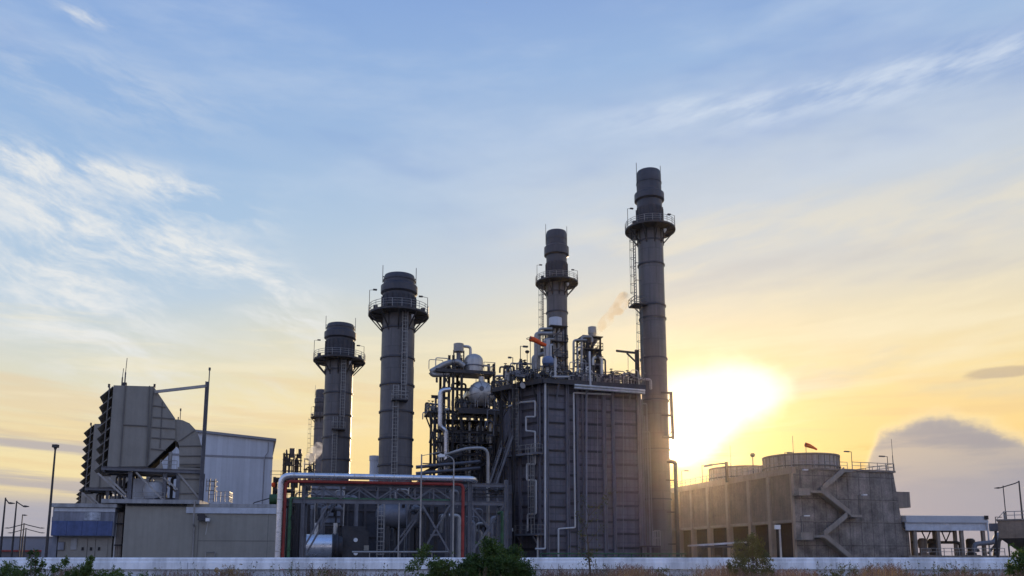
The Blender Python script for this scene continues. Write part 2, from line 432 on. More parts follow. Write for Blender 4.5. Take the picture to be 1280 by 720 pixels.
# cloud bank on the right
wc = fbm(az*13., te*16., 61., 7, .6) - .5
ca, ct = AT(1172, 517); cb, cbt = AT(1066, 560)
top = gauss((az - ca)*(1/.10))*(ct*.36) + smooth(az, cb-.015, cb+.03)*(ct*.60) + wc*.05
ins = smooth(top - te, -.004, .010)
rim = gauss((top - te - .0)*(1/.008)) * smooth(az, cb-.03, cb+.02)
cloudc = mix(smooth(fbm(az*5., te*30., 71., 5), .42, .62), lin((148,150,166)), lin((184,176,172)))
cloudc = mix(smooth(te, .13, .06), cloudc, lin((150,156,178)))
c = mix(ins * smooth(az, cb-.03, cb+.03) * .93, c, cloudc)
c = mix(rim * .35, c, lin((255,236,190)))
c = mix(smooth(blob(1250,466,52,9) + (fbm(az*20., te*60., 81.) - .5)*.8, .45, .8)*.55, c, lin((176,160,150)))
nish = N.new('ShaderNodeTexSky'); nish.sky_type = 'NISHITA'; nish.sun_disc = False
nish.sun_elevation = SEL; nish.sun_rotation = SAZ; nish.air_density = 1.2; nish.dust_density = 2.
L.new(c, bg.inputs[0]); bg.inputs[1].default_value = SKY_GAIN = 1.0
bn = N.new('ShaderNodeBackground'); L.new(nish.outputs[0], bn.inputs[0]); bn.inputs[1].default_value = .05
ad = N.new('ShaderNodeMixShader'); ad.inputs[0].default_value = .93; L.new(bn.outputs[0], ad.inputs[1]); L.new(bg.outputs[0], ad.inputs[2])   # high veil of cloud over the clear sky
L.new(ad.outputs[0], N['World Output'].inputs['Surface'])
sc.view_settings.view_transform = 'Standard'; sc.view_settings.look = 'None'; sc.view_settings.exposure = .04; sc.view_settings.gamma = 1
sc.view_settings.use_curve_mapping = False
sc.cycles.max_bounces = 5; sc.cycles.diffuse_bounces = 3; sc.cycles.transparent_max_bounces = 8; sc.cycles.volume_bounces = 1
sc.cycles.use_denoising = True
wd.cycles.sampling_method = 'MANUAL'; wd.cycles.sample_map_resolution = 512

# ------------------------------------------------------------------ chimneys
def ring_pts(r, z, n=28, a0=0, a1=2*pi):
    return [(r*cos(a0+(a1-a0)*i/n), r*sin(a0+(a1-a0)*i/n), z) for i in range(n)]
def chimney(label, px, Y, zs, rs, rings, side, deg=14, simple=False, name='chimney'):
    """zs, rs: shell, dark band, collar, crown in metres"""
    fr = Fr(px, Y, deg)
    t = thing(name, label, 'chimney', fr, group='chimney stacks of the power plant')
    zpl, zband, zcol0, zcol1, ztop = zs; r0, rplat, rcol, rtop = rs
    MB(fr).lathe([(r0*1.03,0),(r0*1.03,.6),(r0,.62),(r0,zpl)], n=48).build('shell', 'shell', t)
    for z in rings:
        MB(fr).lathe([(r0,z-.16),(r0+.16,z-.16),(r0+.16,z+.06),(r0,z+.06)], n=40).build('flange', 'shell_dark', t)
    b = MB(fr); b.lathe([(r0+.08,zpl+.05),(r0+.08,zband)], n=36)
    for i in range(18):
        a = 2*pi*i/18; b.box(-.06,.06,-.06,.06,0,0) if False else b.beam(((r0+.14)*cos(a),(r0+.14)*sin(a),zpl+.05),((r0+.14)*cos(a),(r0+.14)*sin(a),zband),.12)
    b.build('dark_band', 'shell_band', t)
    MB(fr).lathe([(r0,zband),(r0+.02,zcol0),(r0-.3,zcol0+.02)], n=40).build('neck', 'shell_dark', t)
    MB(fr).lathe([(r0-.05,zcol0-.05),(rcol,zcol0+.25),(rcol,zcol1-.3),(rtop,zcol1),(rtop-.2,zcol1)], n=44).build('collar', 'shell_dark', t)
    zr = zcol1 + (ztop-zcol1)*.45
    MB(fr).lathe([(rtop,zcol1-.05),(rtop,zr-.12),(rtop+.07,zr-.1),(rtop+.07,zr+.1),(rtop,zr+.12),(rtop*1.0,ztop-.5),(rtop*.94,ztop),(rtop*.90,ztop),(rtop*.90,ztop-3)], n=44).build('crown', 'shell_dark', t)
    # platform: deck ring, skirt, brackets, railing
    p = MB(fr).lathe([(r0-.05,zpl-.12),(rplat,zpl-.12),(rplat,zpl+.16),(r0-.05,zpl+.16)], n=40).build('platform', 'steel_dark', t)
    rl = MB(fr)
    for h in (.45, .8, 1.15): rl.tube(ring_pts(rplat-.06, zpl+.16+h)+[(rplat-.06,0,zpl+.16+h)], .035, 6)
    for i in range(20):
        a = 2*pi*i/20; rl.beam(((rplat-.06)*cos(a),(rplat-.06)*sin(a),zpl+.1),((rplat-.06)*cos(a),(rplat-.06)*sin(a),zpl+1.33),.07)
    rl.build('railing', 'rail', p)
    nb = 10
    for i in range(nb):
        a = 2*pi*(i+.35)/nb; c, s = cos(a), sin(a); q = MB(fr)
        zb = zpl - (rplat-r0)*1.15
        q.beam((r0*c,r0*s,zb),((rplat-.1)*c,(rplat-.1)*s,zpl-.14),.16)
        q.beam((r0*c,r0*s,zpl-.22),((rplat-.1)*c,(rplat-.1)*s,zpl-.22),.14,.16)
        q.beam((r0*.99*c,r0*.99*s,zb-.3),(r0*.99*c,r0*.99*s,zpl-.2),.22)
        q.build('bracket', 'steel_dark', t)
    # things bolted to the platform
    for k, (a, h) in enumerate(((pi*1.02, 3.4), (-.12*pi, 2.5))):
        if simple and k: break
        c, s = cos(a), sin(a); r = rplat - .1
        q = MB(fr).tube([(r*c,r*s,zpl+.1),(r*c,r*s,zpl+h),((r-.9*(1 if k else -1)*1)*c if k else r*c+.9,r*s,zpl+h+.12)], .045, 6)
        ex = ((r-.9)*c if k else r*c+.9)
        q.box(ex-.42,ex+.12,r*s-.16,r*s+.16,zpl+h+.03,zpl+h+.2); q.build('floodlight', 'steel_dark', t)
    for a in (pi*.98+.35, pi*1.35, -.35, -.05*pi+.25):
        c, s = cos(a), sin(a); r = r0 + (rplat-r0)*.6
        q = MB(fr).box(r*c-.3,r*c+.3,r*s-.22,r*s+.22,zpl+.5,zpl+1.0); q.beam((r*c,r*s,zpl+.1),(r*c,r*s,zpl+.6),.09)
        q.build('junction_box', 'steel_dark', t)
    for a in (pi*1.0, 0.):
        c, s = cos(a), sin(a); r = rtop + .13
        q = MB(fr).tube([(r*c,r*s,zcol1+.2),(r*c,r*s,ztop+.3),(r*c,r*s,ztop+1.5)], .05, 6)
        q.beam((r*c,r*s,zr+.5),(rtop*.97*c,rtop*.97*s,zr+.5),.2,.1); q.build('lightning_rod', 'rail_dark', t)
    # aircraft lamp
    MB(fr).cyl((r0*.75,-(r0+.35),zpl-1.1),(r0*.75,-(r0+.35),zpl-.5),.2,.26,10).build('aircraft_lamp', 'lampwhite', t)
    # ladders with a rest landing
    zr0, zm = side[1], side[2]
    if side[0] == 'front':
        for (ox, za, zb) in ((r0*.28, zm, zpl+.1), (-r0*.18, zr0, zm+2.2)):
            yy = -sqrt(max(.1, r0*r0 - ox*ox)) - .35
            la = MB(fr).ladder((ox,yy,0), za, zb, (0,-1), .62, .05).build('ladder', 'rail', t)
            MB(fr).cage((ox,yy,0), za+2.2, zb-.2, (0,-1), .46).build('cage', 'rail', la)
        pl = MB(fr).box(-r0*.42, r0*.52, -r0-1.3, -r0+.35, zm-.12, zm+.05).build('rest_landing', 'steel_dark', t)
        MB(fr).rail([(-r0*.42,-r0-.2,zm+.05),(-r0*.42,-r0-1.3,zm+.05),(r0*.52,-r0-1.3,zm+.05),(r0*.52,-r0-.2,zm+.05)]).build('railing', 'rail', pl)
    else:
        ox = -(r0+.95)
        la = MB(fr)
        la.ladder((ox,-.3,0), zm, zpl-.1, (-1,0), .8, .055)
        for k in range(int((zpl-zm)/3)): la.beam((ox,-.3,zm+1.5+3*k),(-r0+.1,-.3,zm+1.5+3*k),.09)
        la = la.build('ladder', 'rail_dark', t); MB(fr).cage((ox,-.3,0), zm+2.2, zpl-.2, (-1,0), .5).build('cage', 'rail_dark', la)
        lb = MB(fr).ladder((ox+.5,-1.2,0), zr0, zm+1, (-1,0), .8, .055)
        for k in range(int((zm-zr0)/3)): lb.beam((ox+.5,-1.2,zr0+1.5+3*k),(-r0+.3,-1.0,zr0+1.5+3*k),.09)
        lb = lb.build('ladder', 'rail_dark', t); MB(fr).cage((ox+.5,-1.2,0), zr0+2.2, zm-.2, (-1,0), .5).build('cage', 'rail_dark', lb)
        pl = MB(fr).box(ox-.9, -r0+.5, -1.9, .6, zm-.15, zm+.05); pl.beam((ox-.5,-.3,zm-.1),(-r0+.2,-.3,zm-1.6),.14)
        pl = pl.build('rest_landing', 'steel_dark', t)
        MB(fr).rail([(-r0+.2,-1.9,zm+.05),(ox-.9,-1.9,zm+.05),(ox-.9,.6,zm+.05),(-r0+.2,.6,zm+.05)], r=.045).build('railing', 'rail_dark', pl)
        MB(fr).tube([(ox-.9,-1.9,zm),(ox-.9,-1.9,zm+3.4)], .05, 6).build('lamp_stem', 'rail_dark', pl)
    return t, fr
def zz(Y, *py): return tuple(Zp(p, Y-2.2) for p in py)
def mm(Y, w): return w*Y/2000*1.012
Y2 = 110.
chimney('wide grey chimney with caged front ladder, right behind the silver and red pipes', 491.5, Y2, zz(Y2,389,366,363,350,339), (mm(Y2,41.5),mm(Y2,77),mm(Y2,47),mm(Y2,40.5)), zz(Y2,407,444,478,512,546,580,615,650), ('front', 2., Zp(505,Y2)))
Y1 = 134.
chimney('shorter wide grey chimney between the air intake and the taller wide chimney', 416, Y1, zz(Y1,448,423,421,410,402), (mm(Y1,34.5),mm(Y1,65),mm(Y1,40),mm(Y1,35)), zz(Y1,460,489,517,545,573,610,650), ('front', 2., Zp(540,Y1)))
Y4 = 128.
chimney('tallest slim chimney, with the sun at its right edge', 824, Y4, zz(Y4,282,255,246,234,208), (mm(Y4,32.5),mm(Y4,65),mm(Y4,38.5),mm(Y4,32)), zz(Y4,297,326,378,394,445,498,560,623), ('left', 30., Zp(385,Y4)))
Y3 = 152.
chimney('second tallest slim chimney, rising behind the boiler roof and its windsock', 699, Y3, zz(Y3,350,325,316,303,285), (mm(Y3,26.5),mm(Y3,55),mm(Y3,32),mm(Y3,27)), zz(Y3,362,387,420,455,500), ('left', 30., Zp(440,Y3)), 14)
Y0 = 250.
chimney('farthest and smallest chimney, half hidden behind the shorter wide chimney', 395, Y0, zz(Y0,521,507,503,496,486), (mm(Y0,16.5),mm(Y0,26),mm(Y0,18),mm(Y0,16)), zz(Y0,535,560,590,620), ('left', 4., Zp(575,Y0)), 14, True)
# small light drum tank top between the two wide chimneys
fr = Fr(465, 152, 14); t = thing('storage_tank', 'small light grey round tank top just left of the taller wide chimney', 'tank', fr)
MB(fr).lathe([(mm(152,12),0),(mm(152,12),Zp(573,152)),(0,Zp(572,152))], n=28).build('tank_shell', 'hall', t)
MB(fr).lathe([(mm(152,12)+.1,Zp(576,152)),(mm(152,12)+.1,Zp(570,152)),(mm(152,12)-.1,Zp(570,152))], n=28).build('rim', 'pale', t)
MB(fr).tube([(1.2,0,Zp(572,152)),(1.2,0,Zp(566,152)),(3.4,0,Zp(572,152)),(4.6,0,Zp(580,152)),(4.6,0,Zp(600,152))], .09, 6).build('pipe', 'rail_dark', t)
# ------------------------------------------------------------------ air intake filter houses (left)
FL = Fr(125, 93, 22)
def intake(label):
    t = thing('air_intake', label, 'air intake', FL, 0, 0, 0, group='air intake filter houses of the gas turbines')
    P = lambda px, py, v=0: FL.pt(px, py, v)
    W = 6.6
    a, b, c, d, e, f = P(125,583), P(134.4,481), P(192,483), P(219,523), P(219,550), P(184.5,583)
    a.x = b.x = 0
    MB(FL).prism([(q.x,q.z) for q in (a,f,c,b)], 0, W).build('filter_box', 'intake', t)
    MB(FL).prism([(f.x+.002,f.z),(e.x,e.z),(d.x,d.z),(c.x+.002,c.z)], .03, W-.03).build('transition_duct', 'intake', t)
    # elbow and down duct
    el = MB(FL); o = [P(219,523.5),P(228,524.5),P(237,528.5),P(244,536),P(249,546),P(252,558),P(252,583)]
    i_ = [P(219,550),P(220,550.2),P(221,551),P(222.5,552.5),P(223.5,555),P(224,560),P(224,583)]
    poly = [(q.x,q.z) for q in o] + [(q.x,q.z) for q in reversed(i_)]
    for k in range(len(o)-1):
        el.prism([(o[k].x,o[k].z),(o[k+1].x,o[k+1].z),(i_[k+1].x,i_[k+1].z),(i_[k].x,i_[k].z)], .35, W-.35)
    el.build('elbow_duct', 'intake', t)
    g, h = P(222,583.3), P(252,626)
    MB(FL).box(g.x, P(252,584).x, .35, W-.35, h.z-.5, g.z).build('down_duct', 'intake', t)
    MB(FL).beam((f.x+.1,W/2,f.z-.06),(e.x-.05,W/2,e.z-.09),W-.1,.08).build('underside_shade_plate', 'underside_shade', t)  # added dark sheet, stands in for shade under the sunlit duct
    # ribs (angle irons welded on)
    def rib(p, q, w=.16, dv=-.04): MB(FL).beam((p.x,dv,p.z),(q.x,dv,q.z), w, .12).build('rib', 'intake_rib', t)
    rib(P(157,481.5),P(150,583),.26); rib(P(187,482.5),P(183,583),.26); rib(P(137,482),P(128,583),.12); rib(P(153.5,531),P(185,532.5),.2)
    rib(P(192,483),P(184.5,583),.14)
    for y, x0, x1 in ((507,192,207),(521.5,191,217.5),(534,190,219),(547,189.5,219),(561,188.5,207)): rib(P(x0,y),P(x1,y+2),.13,-.02)
    for x0, y0, y1 in ((203,502,560),): rib(P(x0,y0),P(x0-3,y1),.08,-.01)
    for y in (557,569.5,580,598.5,616.5): rib(P(224,y),P(252,y),.13,.29)
    rib(P(224,551),P(243.5,537.5),.1,.3)
    # hoods on the inlet face
    n = 8; z0, z1 = a.z, b.z; pitch = (z1-z0+.2)/n
    MB(FL).box(-.06, -.002, .15, W-.15, z0+.05, z1-.3).build('filter_screen', 'dark', t)
    for k in range(n):
        zt = z1 - k*pitch - .1; q = MB(FL); x1, dz = -1.35, pitch*1.12; th = .07
        q.prism([(-.062,zt),(x1,zt-dz),(x1,zt-dz-th),(-.062,zt-th-.05)], 0, W)
        for v in (W/2, W-.08): q.prism([(-.062,zt-th-.06),(x1+.03,zt-dz-th-.002),(-.062,zt-dz-th-.002)], v, v+.06)
        q.build('louvre_hood', 'intake', t)
    # support frame
    zb = P(150,627).z; zp = P(150,588).z
    s = MB(FL)
    for v in (.1, W/2, W-.1):
        s.ibeam((-.6,v,zp+.2),(P(254,585).x,v,zp+.2), .3, .42)
    for u in (-.5, P(161,590).x, P(205,590).x, P(222,590).x, P(254,590).x): s.ibeam((u,.1,zp+.19),(u,W-.1,zp+.19), .25, .36)
    s.build('support_deck', 'steel_grey', t)
    for px in (161.5, 205, 222, 253):
        for v in (.35, W-.4):
            u = P(px,610).x; MB(FL).ibeam((u,v,zb-.9),(u,v,zp), .34, .42).build('leg', 'steel_grey', t)
    for (x0,y0,x1,y1) in ((122,591,160,625),(136,597,157,618),(170,590,204,625),(222,590,250,624),(205,597,222,612)):
        for v in (.3, W-.3):
            p, q = P(x0,y0), P(x1,y1); MB(FL).beam((p.x,v,p.z),(q.x,v,q.z), .2).build('brace', 'pipe_grey', t)
    # machinery under the box
    q = MB(FL); p = P(193,612); q.lathe([(0,-1.3),(.9,-1.1),(1.3,-.4),(1.4,.3),(1.1,1.0),(0,1.3)], (p.x,2.5,p.z), 20); q.build('silencer_dome', 'pale', t)
    q = MB(FL); p = P(178,610); q.box(p.x-1.2,p.x+1.0,3.2,6.5,zb-.8,p.z+1.4); q.build('valve_cabinet', 'hall', t)
    q = MB(FL)
    for px, r in ((143,.12),(148,.2),(153,.14),(186,.1),(214,.18),(236,.1)):
        p = P(px,610); q.tube([(p.x,2.2,zb-.8),(p.x,2.2,zp-.4),(p.x+1.1,2.2,zp-.4)], r, 8, .4)
    p = P(196,623); q.tube([(p.x-3,1.6,zb),(p.x,1.6,zb+.5),(p.x+2.5,1.6,zb+.5)], .2, 8, .3); q.build('pipe', 'steel_dark', t)
    MB(FL).rail([P(166,626,.2),P(205,626,.2)], 1.0, 1.0).build('railing', 'rail', t)
    q = MB(FL); p = P(212,583,.5); q.rail([(P(200,583).x,.3,zp+.45),(P(221,583).x,.3,zp+.45)], 1.0, .8); q.tube([(p.x,.6,zp),(p.x,.6,zp+2.5)], .22, 8); q.build('walkway_rail', 'rail', t)
    for px, top in ((155,445),(151.5,458)):
        p, p2 = P(px,481), P(px,top); MB(FL).tube([(p.x,1.,p.z-.3),(p.x,1.,(p.z+p2.z)/2)], .09, 6).tube([(p.x,1.,(p.z+p2.z)/2),(p.x+.05,1.,p2.z)], .045, 6).build('lightning_rod', 'rail_dark', t)
    MB(FL).cyl(P(155.5,481.5,.9)-Vector((0,0,.1)),P(155.5,478.5,.9),.3,.3,10).build('lifting_lug', 'steel_dark', t)
    for px in (193, 136): p = P(px,483); MB(FL).box(p.x-.12,p.x+.12,.2,.5,p.z-.05,p.z+.35).build('lifting_lug', 'steel_dark', t)
    p = P(225,524); MB(FL).tube([(p.x,1,p.z-.6),(p.x,1,p.z+1.2)], .05, 6).cyl((p.x,1,p.z+1.2),(p.x,1,p.z+1.5),.1,.1,8).build('sensor_mast', 'rail_dark', t)
    p = P(222.5,524); MB(FL).tube([(p.x,1.4,p.z-.2),(p.x,1.4,p.z+.5)], .08, 6).build('sensor_mast', 'rail_dark', t)
    return t
ai = intake('largest beige air intake box with louvre hoods and elbow duct on the long beige block')
moved(ai, 'second air intake box peeking out behind the left edge of the largest one', (-16.3, 27.2, 0))
p3 = p = Pw(95, 700, 236); moved(ai, 'tiny far air intake box just above the roof of the blue banded annex', (p.x-ai.location.x, p.y-ai.location.y, 0))

# mast with a long arm beside the intake
t = thing('davit_mast', 'tall steel mast with a long horizontal arm reaching to the air intake roof', 'mast', FL, FL.pt(255,626,.5).x, .5)
p, q = FL.pt(255,640,-.4), FL.pt(259,477,-.4)
MB(FL).ibeam((q.x,-.4,p.z),(q.x,-.4,q.z), .42, .42).build('post', 'steel_grey', t)
a, b = FL.pt(258,481.5,-.4), FL.pt(197,490,-.4); MB(FL).beam((a.x,-.4,a.z-.1),(b.x-.3,-.35,b.z), .3, .34).build('arm', 'pipe_grey', t)
a, b = FL.pt(259.5,600,-.8), FL.pt(262,463,-.8); MB(FL).tube([(b.x,-.8,a.z),(b.x,-.8,b.z)], .07, 6).cyl((b.x,-.8,b.z),(b.x,-.8,b.z+.35),.13,.13,8).build('lightning_rod', 'rail_dark', t)

# ------------------------------------------------------------------ long beige block and the annex below
BL = Fr(152, 89, 9)
B = lambda px, py, v=0: BL.pt(px, py, v)
u1 = B(347,690).x; zt = B(250,630).z
t = thing('equipment_building', 'long low windowless beige concrete block carrying the largest air intake', 'building', BL, u1/2, 0)
MB(BL).prism([(0,0),(u1,0),(u1,7),(u1*.72,7),(u1*.72,26),(0,26)], -.5, zt, 'xy').build('wall', 'beige', t)
MB(BL).box(-2.4, B(250,640).x, -.55, 26.4, zt-.02, zt+.42).build('roof_slab', 'coping', t)
e = MB(BL)
for k in range(26):
    u = .2 + k*(B(236,640).x-.4)/26; e.box(u, u+.2, -.22, -.003, zt-.28, zt-.03)
e.build('slab_brackets', 'dark', t)
MB(BL).box(B(233,640).x, u1+.05, -.16, .3, B(240,641.5).z, B(240,634).z).build('coping', 'pale', t)
MB(BL).box(B(262,630).x, u1+.1, -.05, .6, B(300,634).z+.003, B(300,630).z).build('roof_edge', 'coping', t)
for px in (246.5,): MB(BL).box(B(px,690).x-.03, B(px,690).x+.03, -.02, .01, 0, zt-.9).build('panel_joint', 'intake_rib', t)
MB(BL).box(B(247,676).x, u1, -.015, .01, B(290,676.5).z, B(290,675.8).z).build('panel_joint', 'intake_rib', t)
MB(BL).box(B(335,660).x-.02, B(335,660).x+.02, -.012, .01, 0, B(300,643).z).build('panel_joint', 'intake_rib', t)
p = B(245,629); MB(BL).tube([(p.x,-.65,zt+.3),(p.x,-.65,B(245,656).z),(p.x,-.12,B(245,657).z),(p.x,-.12,.2)], .1, 8, .2).build('conduit', 'pipe_grey', t)
q = MB(BL); a, b = B(249,652), B(263,645); q.box(a.x,b.x-.35,-.75,-.02,a.z+.1,b.z); q.box(a.x-.15,b.x-.6,-.55,-.02,b.z+.003,b.z+.18); q.build('fan_unit', 'steel_dark', t)
MB(BL).box(B(259,648).x, B(263.5,648).x, -.85, -.3, B(260,652).z, B(260,648).z).build('lamp_housing', 'lampwhite', t)
MB(BL).tube([B(260,652,-.4),B(257,668,-.4),B(257,668,-.05)], .03, 5).build('cable', 'pipe_white', t)
q = MB(BL); a, b = B(255,693,-1), B(267,690,-1)
q.tube([(a.x,-.2,0),(a.x,-.2,b.z),(b.x,-.2,b.z),(b.x,-.2,0)], .06, 6).build('hose_frame', 'pipe_grey', t)

t = thing('cage_ladder', 'small caged ladder standing on the beige block right of the mast', 'ladder', BL, B(265,626).x, 2, zt+.42)
p = B(264,626,2); la = MB(BL).ladder((p.x,2,0), zt+.42, B(264,599,2).z, (0,-1), .6, .05).build('rails', 'rail_dark', t)
MB(BL).cage((p.x,2,0), zt+1.6, B(264,599,2).z, (0,-1), .6, .035, .55).build('hoops', 'rail_dark', t)
t = thing('guard_rail', 'short guard rail on the beige block right of the caged ladder', 'railing', BL, B(278,626).x, 2, zt+.42)
MB(BL).rail([(B(270,626,2).x,2,zt+.42),(B(286,626,2).x,2,zt+.42),(B(286,626,2).x,4,zt+.42)], 1.15, .55).build('rail', 'rail', t)

t = thing('annex_building', 'grey annex with a wide royal blue band above beige doors, left end of the plant', 'building', BL, B(104,690).x, 0)
uL, uR = B(64.5,660).x, B(142,660).x
MB(BL).box(uL+.5, B(136,690).x, .8, 14, -.4, B(100,669).z).build('lower_wall', 'door', t)
MB(BL).box(uL, uR, 0, 14, B(100,670).z, B(100,634).z).build('upper_wall', 'bluegrey', t)
MB(BL).box(uL-.1, uR+.25, -.35, 14.2, B(100,634.2).z+.003, B(100,629.5).z).build('roof_cap', 'coping', t)
MB(BL).box(uL+.15, uR+.05, -.09, -.003, B(100,639.5).z, B(100,634.6).z).build('pale_band', 'pale', t)
bl = MB(BL)
us = [uL+.02 + (uR-.12-uL)*k/4 for k in range(5)]
for a, b in zip(us, us[1:]): bl.box(a, b-.025, -.14, -.003, B(100,669.5).z, B(100,651.2).z)
bl.build('blue_band', 'blue', t)
MB(BL).box(B(106,645).x, B(126,645).x, -.06, -.003, B(116,650.5).z, B(116,640.2).z).build('pale_panel', 'smudge', t)
for x0, x1, y0, y1, nm, m in ((71.5,80.5,688,677,'window_frame','intake_rib'),(72.3,79.7,687.3,677.8,'window_pane','bluegrey'),(88,95.5,687,673,'shutter','coping')):
    MB(BL).box(B(x0,690,.8).x, B(x1,690,.8).x, .70 if nm!='window_pane' else .66, .797, B(x0,y0,.8).z, B(x0,y1,.8).z).build(nm, m, t)
for x0, x1 in ((99,108.5),(109.5,118.5),(119.5,134)):
    d = MB(BL).box(B(x0,690,.8).x, B(x1,690,.8).x, .72, .797, .05, B(x0,673,.8).z).build('door', 'door', t)
    hx = B(x0+3.2,690,.8).x; MB(BL).box(hx, hx+.2, .62, .718, B(x0,688,.8).z, B(x0,684,.8).z).build('handle', 'dark', d)
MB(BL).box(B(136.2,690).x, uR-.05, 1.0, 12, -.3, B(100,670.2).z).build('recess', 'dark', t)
# pipes in the gap between annex and block
t = thing('riser_pipes', 'pair of rusty brown riser pipes in the dark gap beside the blue banded annex', 'pipe', BL, B(147,690).x, 1)
for px, r, m in ((146,.16,'concrete_edge'),(149.3,.2,'concrete_edge'),(142.5,.1,'pipe_white')):
    p = B(px,690,.9); MB(BL).tube([(p.x,.9,0),(p.x,.9,B(px,641).z),(p.x,3,B(px,641).z)], r, 8, .3).build('pipe', m, t)
for y in (655, 682): MB(BL).box(uR+.01, -.02, .5, .64, B(146,y).z, B(146,y-1.5).z).build('pipe_clamp', 'dark', t)
q = MB(BL); a = B(62.5,690); q.box(a.x-.25,a.x+.25,1,3,-.3,B(62,652).z); q.box(a.x-.45,a.x+.2,.9,3,B(62,652).z+.003,B(62,645.5).z); q.box(a.x-1.4,a.x-.3,1.4,3,-.3,B(62,681).z)
single('cable_riser', q, 'bluegrey', 'narrow blue grey cable riser against the left end of the blue banded annex', 'cable riser')

# ------------------------------------------------------------------ white turbine hall
HL = Fr(335, 150, 18); H = lambda px, py, v=0: HL.pt(px, py, v)
t = thing('turbine_hall', 'large plain pale turbine hall with a sloping roof, behind the largest air intake', 'building', HL, -15, 0)
ul = H(190,560).x; zl, zr = H(250,541).z, H(343,551.5).z; zl += (zl-zr)/(0-H(250,541).x)*(H(250,541).x-ul)
MB(HL).prism([(ul,-.3),(0,-.3),(0,zr),(ul,zl)], 0, 24).build('wall', 'hall', t)
MB(HL).prism([(ul-.3,zl+.003),(.5,zr+.003),(.5,zr+.45),(ul-.3,zl+.45)], -.45, 24.4).build('roof', 'hall_trim', t)
zs = H(300,571).z; MB(HL).box(ul, .06, -.07, -.003, zs-.2, zs+.16).build('wall_trim', 'hall_trim', t)
MB(HL).box(-.02, .1, -.1, 24, zr-1.5, zr).build('corner_trim', 'hall_trim', t)
p = H(335,690); MB(HL).tube([(-.9,-.3,zr-.3),(-.9,-.3,zr-2.2),(-1.5,-.3,zr-3.2),(-1.5,-.3,0)], .09, 6).build('downpipe', 'hall_trim', t)
# process deck left of the rack
PD = Fr(338, 118, 12); D = lambda px, py, v=0: PD.pt(px, py, v)
t = thing('process_deck', 'small dark steel deck with a green pipe between the pale hall and the silver pipe', 'steel deck', PD, 1, 0)
q = MB(PD)
for px in (339, 350, 362):
    for v in (0, 4): u = D(px,690).x; q.ibeam((u,v,0),(u,v,D(px,596).z), .35, .35)
for y in (598, 612, 631): q.box(D(338,690).x, D(364,690).x, -.2, 4.2, D(345,y).z-.15, D(345,y).z+.12)
q.build('frame', 'steel_dark', t)
MB(PD).tube([D(337,624,-.4),D(352,624,-.4),D(352,624,3)], .75, 12, .8).build('green_pipe', 'green', t)
MB(PD).box(D(338,690).x,D(348,690).x,.4,3.6,D(345,630).z,D(345,619).z).build('cabinet', 'steel_dark', t)
MB(PD).rail([D(338,598,-.1),D(364,598,-.1)], 1.1, 1.2).build('railing', 'rail_dark', t)
single('hazard_marker', MB(PD).cyl(D(340.5,606,-.5),D(343,606,-.6),.35,.35,12), 'orange', 'small orange marker disc on the dark steel deck beside the pale hall', 'marker')
p = D(322,625,-.6); single('drain_pipe', MB(PD).tube([D(316.5,632,-2),D(317,628.5,-2),D(338,622.5,-1)], .08, 6, .3), 'rail_dark', 'thin dark pipe rising from the beige block roof to the dark steel deck', 'pipe')

# ------------------------------------------------------------------ far warehouse + lamps
FW = Fr(0, 265, 6); q = thing('far_warehouse', 'long low blue grey warehouse on the horizon at the left edge', 'building', FW)
uw = FW.u(66,0); zt2 = Zp(671.5,265)
MB(FW).box(-45, uw, 0, 40, Zp(689,265), zt2).build('wall', 'far', q); MB(FW).box(-45, uw, .3, 39, -1, Zp(689,265)-.003).build('plinth', 'far_low', q)
MB(FW).box(-45.2, uw+.3, -.4, 40.3, zt2+.003, zt2+.3).build('roof_edge', 'hall_trim', q); MB(FW).box(-45, uw, -.12, -.003, Zp(689.5,265), Zp(687.5,265)).build('band', 'red', q)
def street_lamp(label, px, Y, py_top, arms, r=.09, group='street lamps beyond the white wall', m='steel_dark', base_py=HOR):
    """arms: (dx px, dy px) from the pole top to each lamp head"""
    X = kx(px, base_py)*Y; zt = Zp(py_top, Y); k = Y/1000
    fr = Fr(px, Y, 0); fr.o = (X, Y); fr.M = Matrix.Translation((X, Y, 0))
    t = thing('street_lamp', label, 'street lamp', fr, group=group)
    MB(fr).cyl((0,0,0),(0,0,zt), r*1.5, r*.8, 10).build('pole', m, t)
    MB(fr).cyl((0,0,0),(0,0,.35), r*2.4, r*2.0, 10).build('base', m, t)
    for dx, dy in arms:
        ex, ez = dx*k, zt - dy*k
        if abs(dx) > .1:
            MB(fr).tube([(0,0,zt-.12),(ex*.15,0,zt+(ez-zt)*.35),(ex*.8,0,ez)], r*.7, 8, .3).build('arm', m, t)
        L = max(.5, r*5); sgn = 1 if dx >= 0 else -1
        h = MB(fr); h.prism([(ex*.8-sgn*.02,ez-.06),(ex*.8+sgn*L*.3,ez-.12),(ex*.8+sgn*L*1.3,ez-.06),(ex*.8+sgn*L*1.3,ez+.03),(ex*.8+sgn*L*.4,ez+.14),(ex*.8,ez+.08)], -.16, .16)
        h.build('lamp_head', m, t)
    return t
t = street_lamp('tallest mast lamp with a small square head, left of the blue banded annex', 57, 78, 558, (), .1)
q = MB(Fr(57,78,0)); z = Zp(557,78); q.box(-.24,.24,-.22,.22,z-.2,z+.1).cyl((0,0,z-.4),(0,0,z-.2),.1,.16,10); q.build('lamp_head', 'steel_dark', t)
street_lamp('lamp with its curved head cut by the left picture edge', -.5, 105, 622, ((6,7),), .11)
street_lamp('single arm lamp with its head bent to the right, second from the left edge', 14, 105, 626, ((11.5,7),), .1)
street_lamp('nearer of the two double arm lamps on the horizon at the left', 26, 190, 654, ((-23,6),(26,6)), .15)
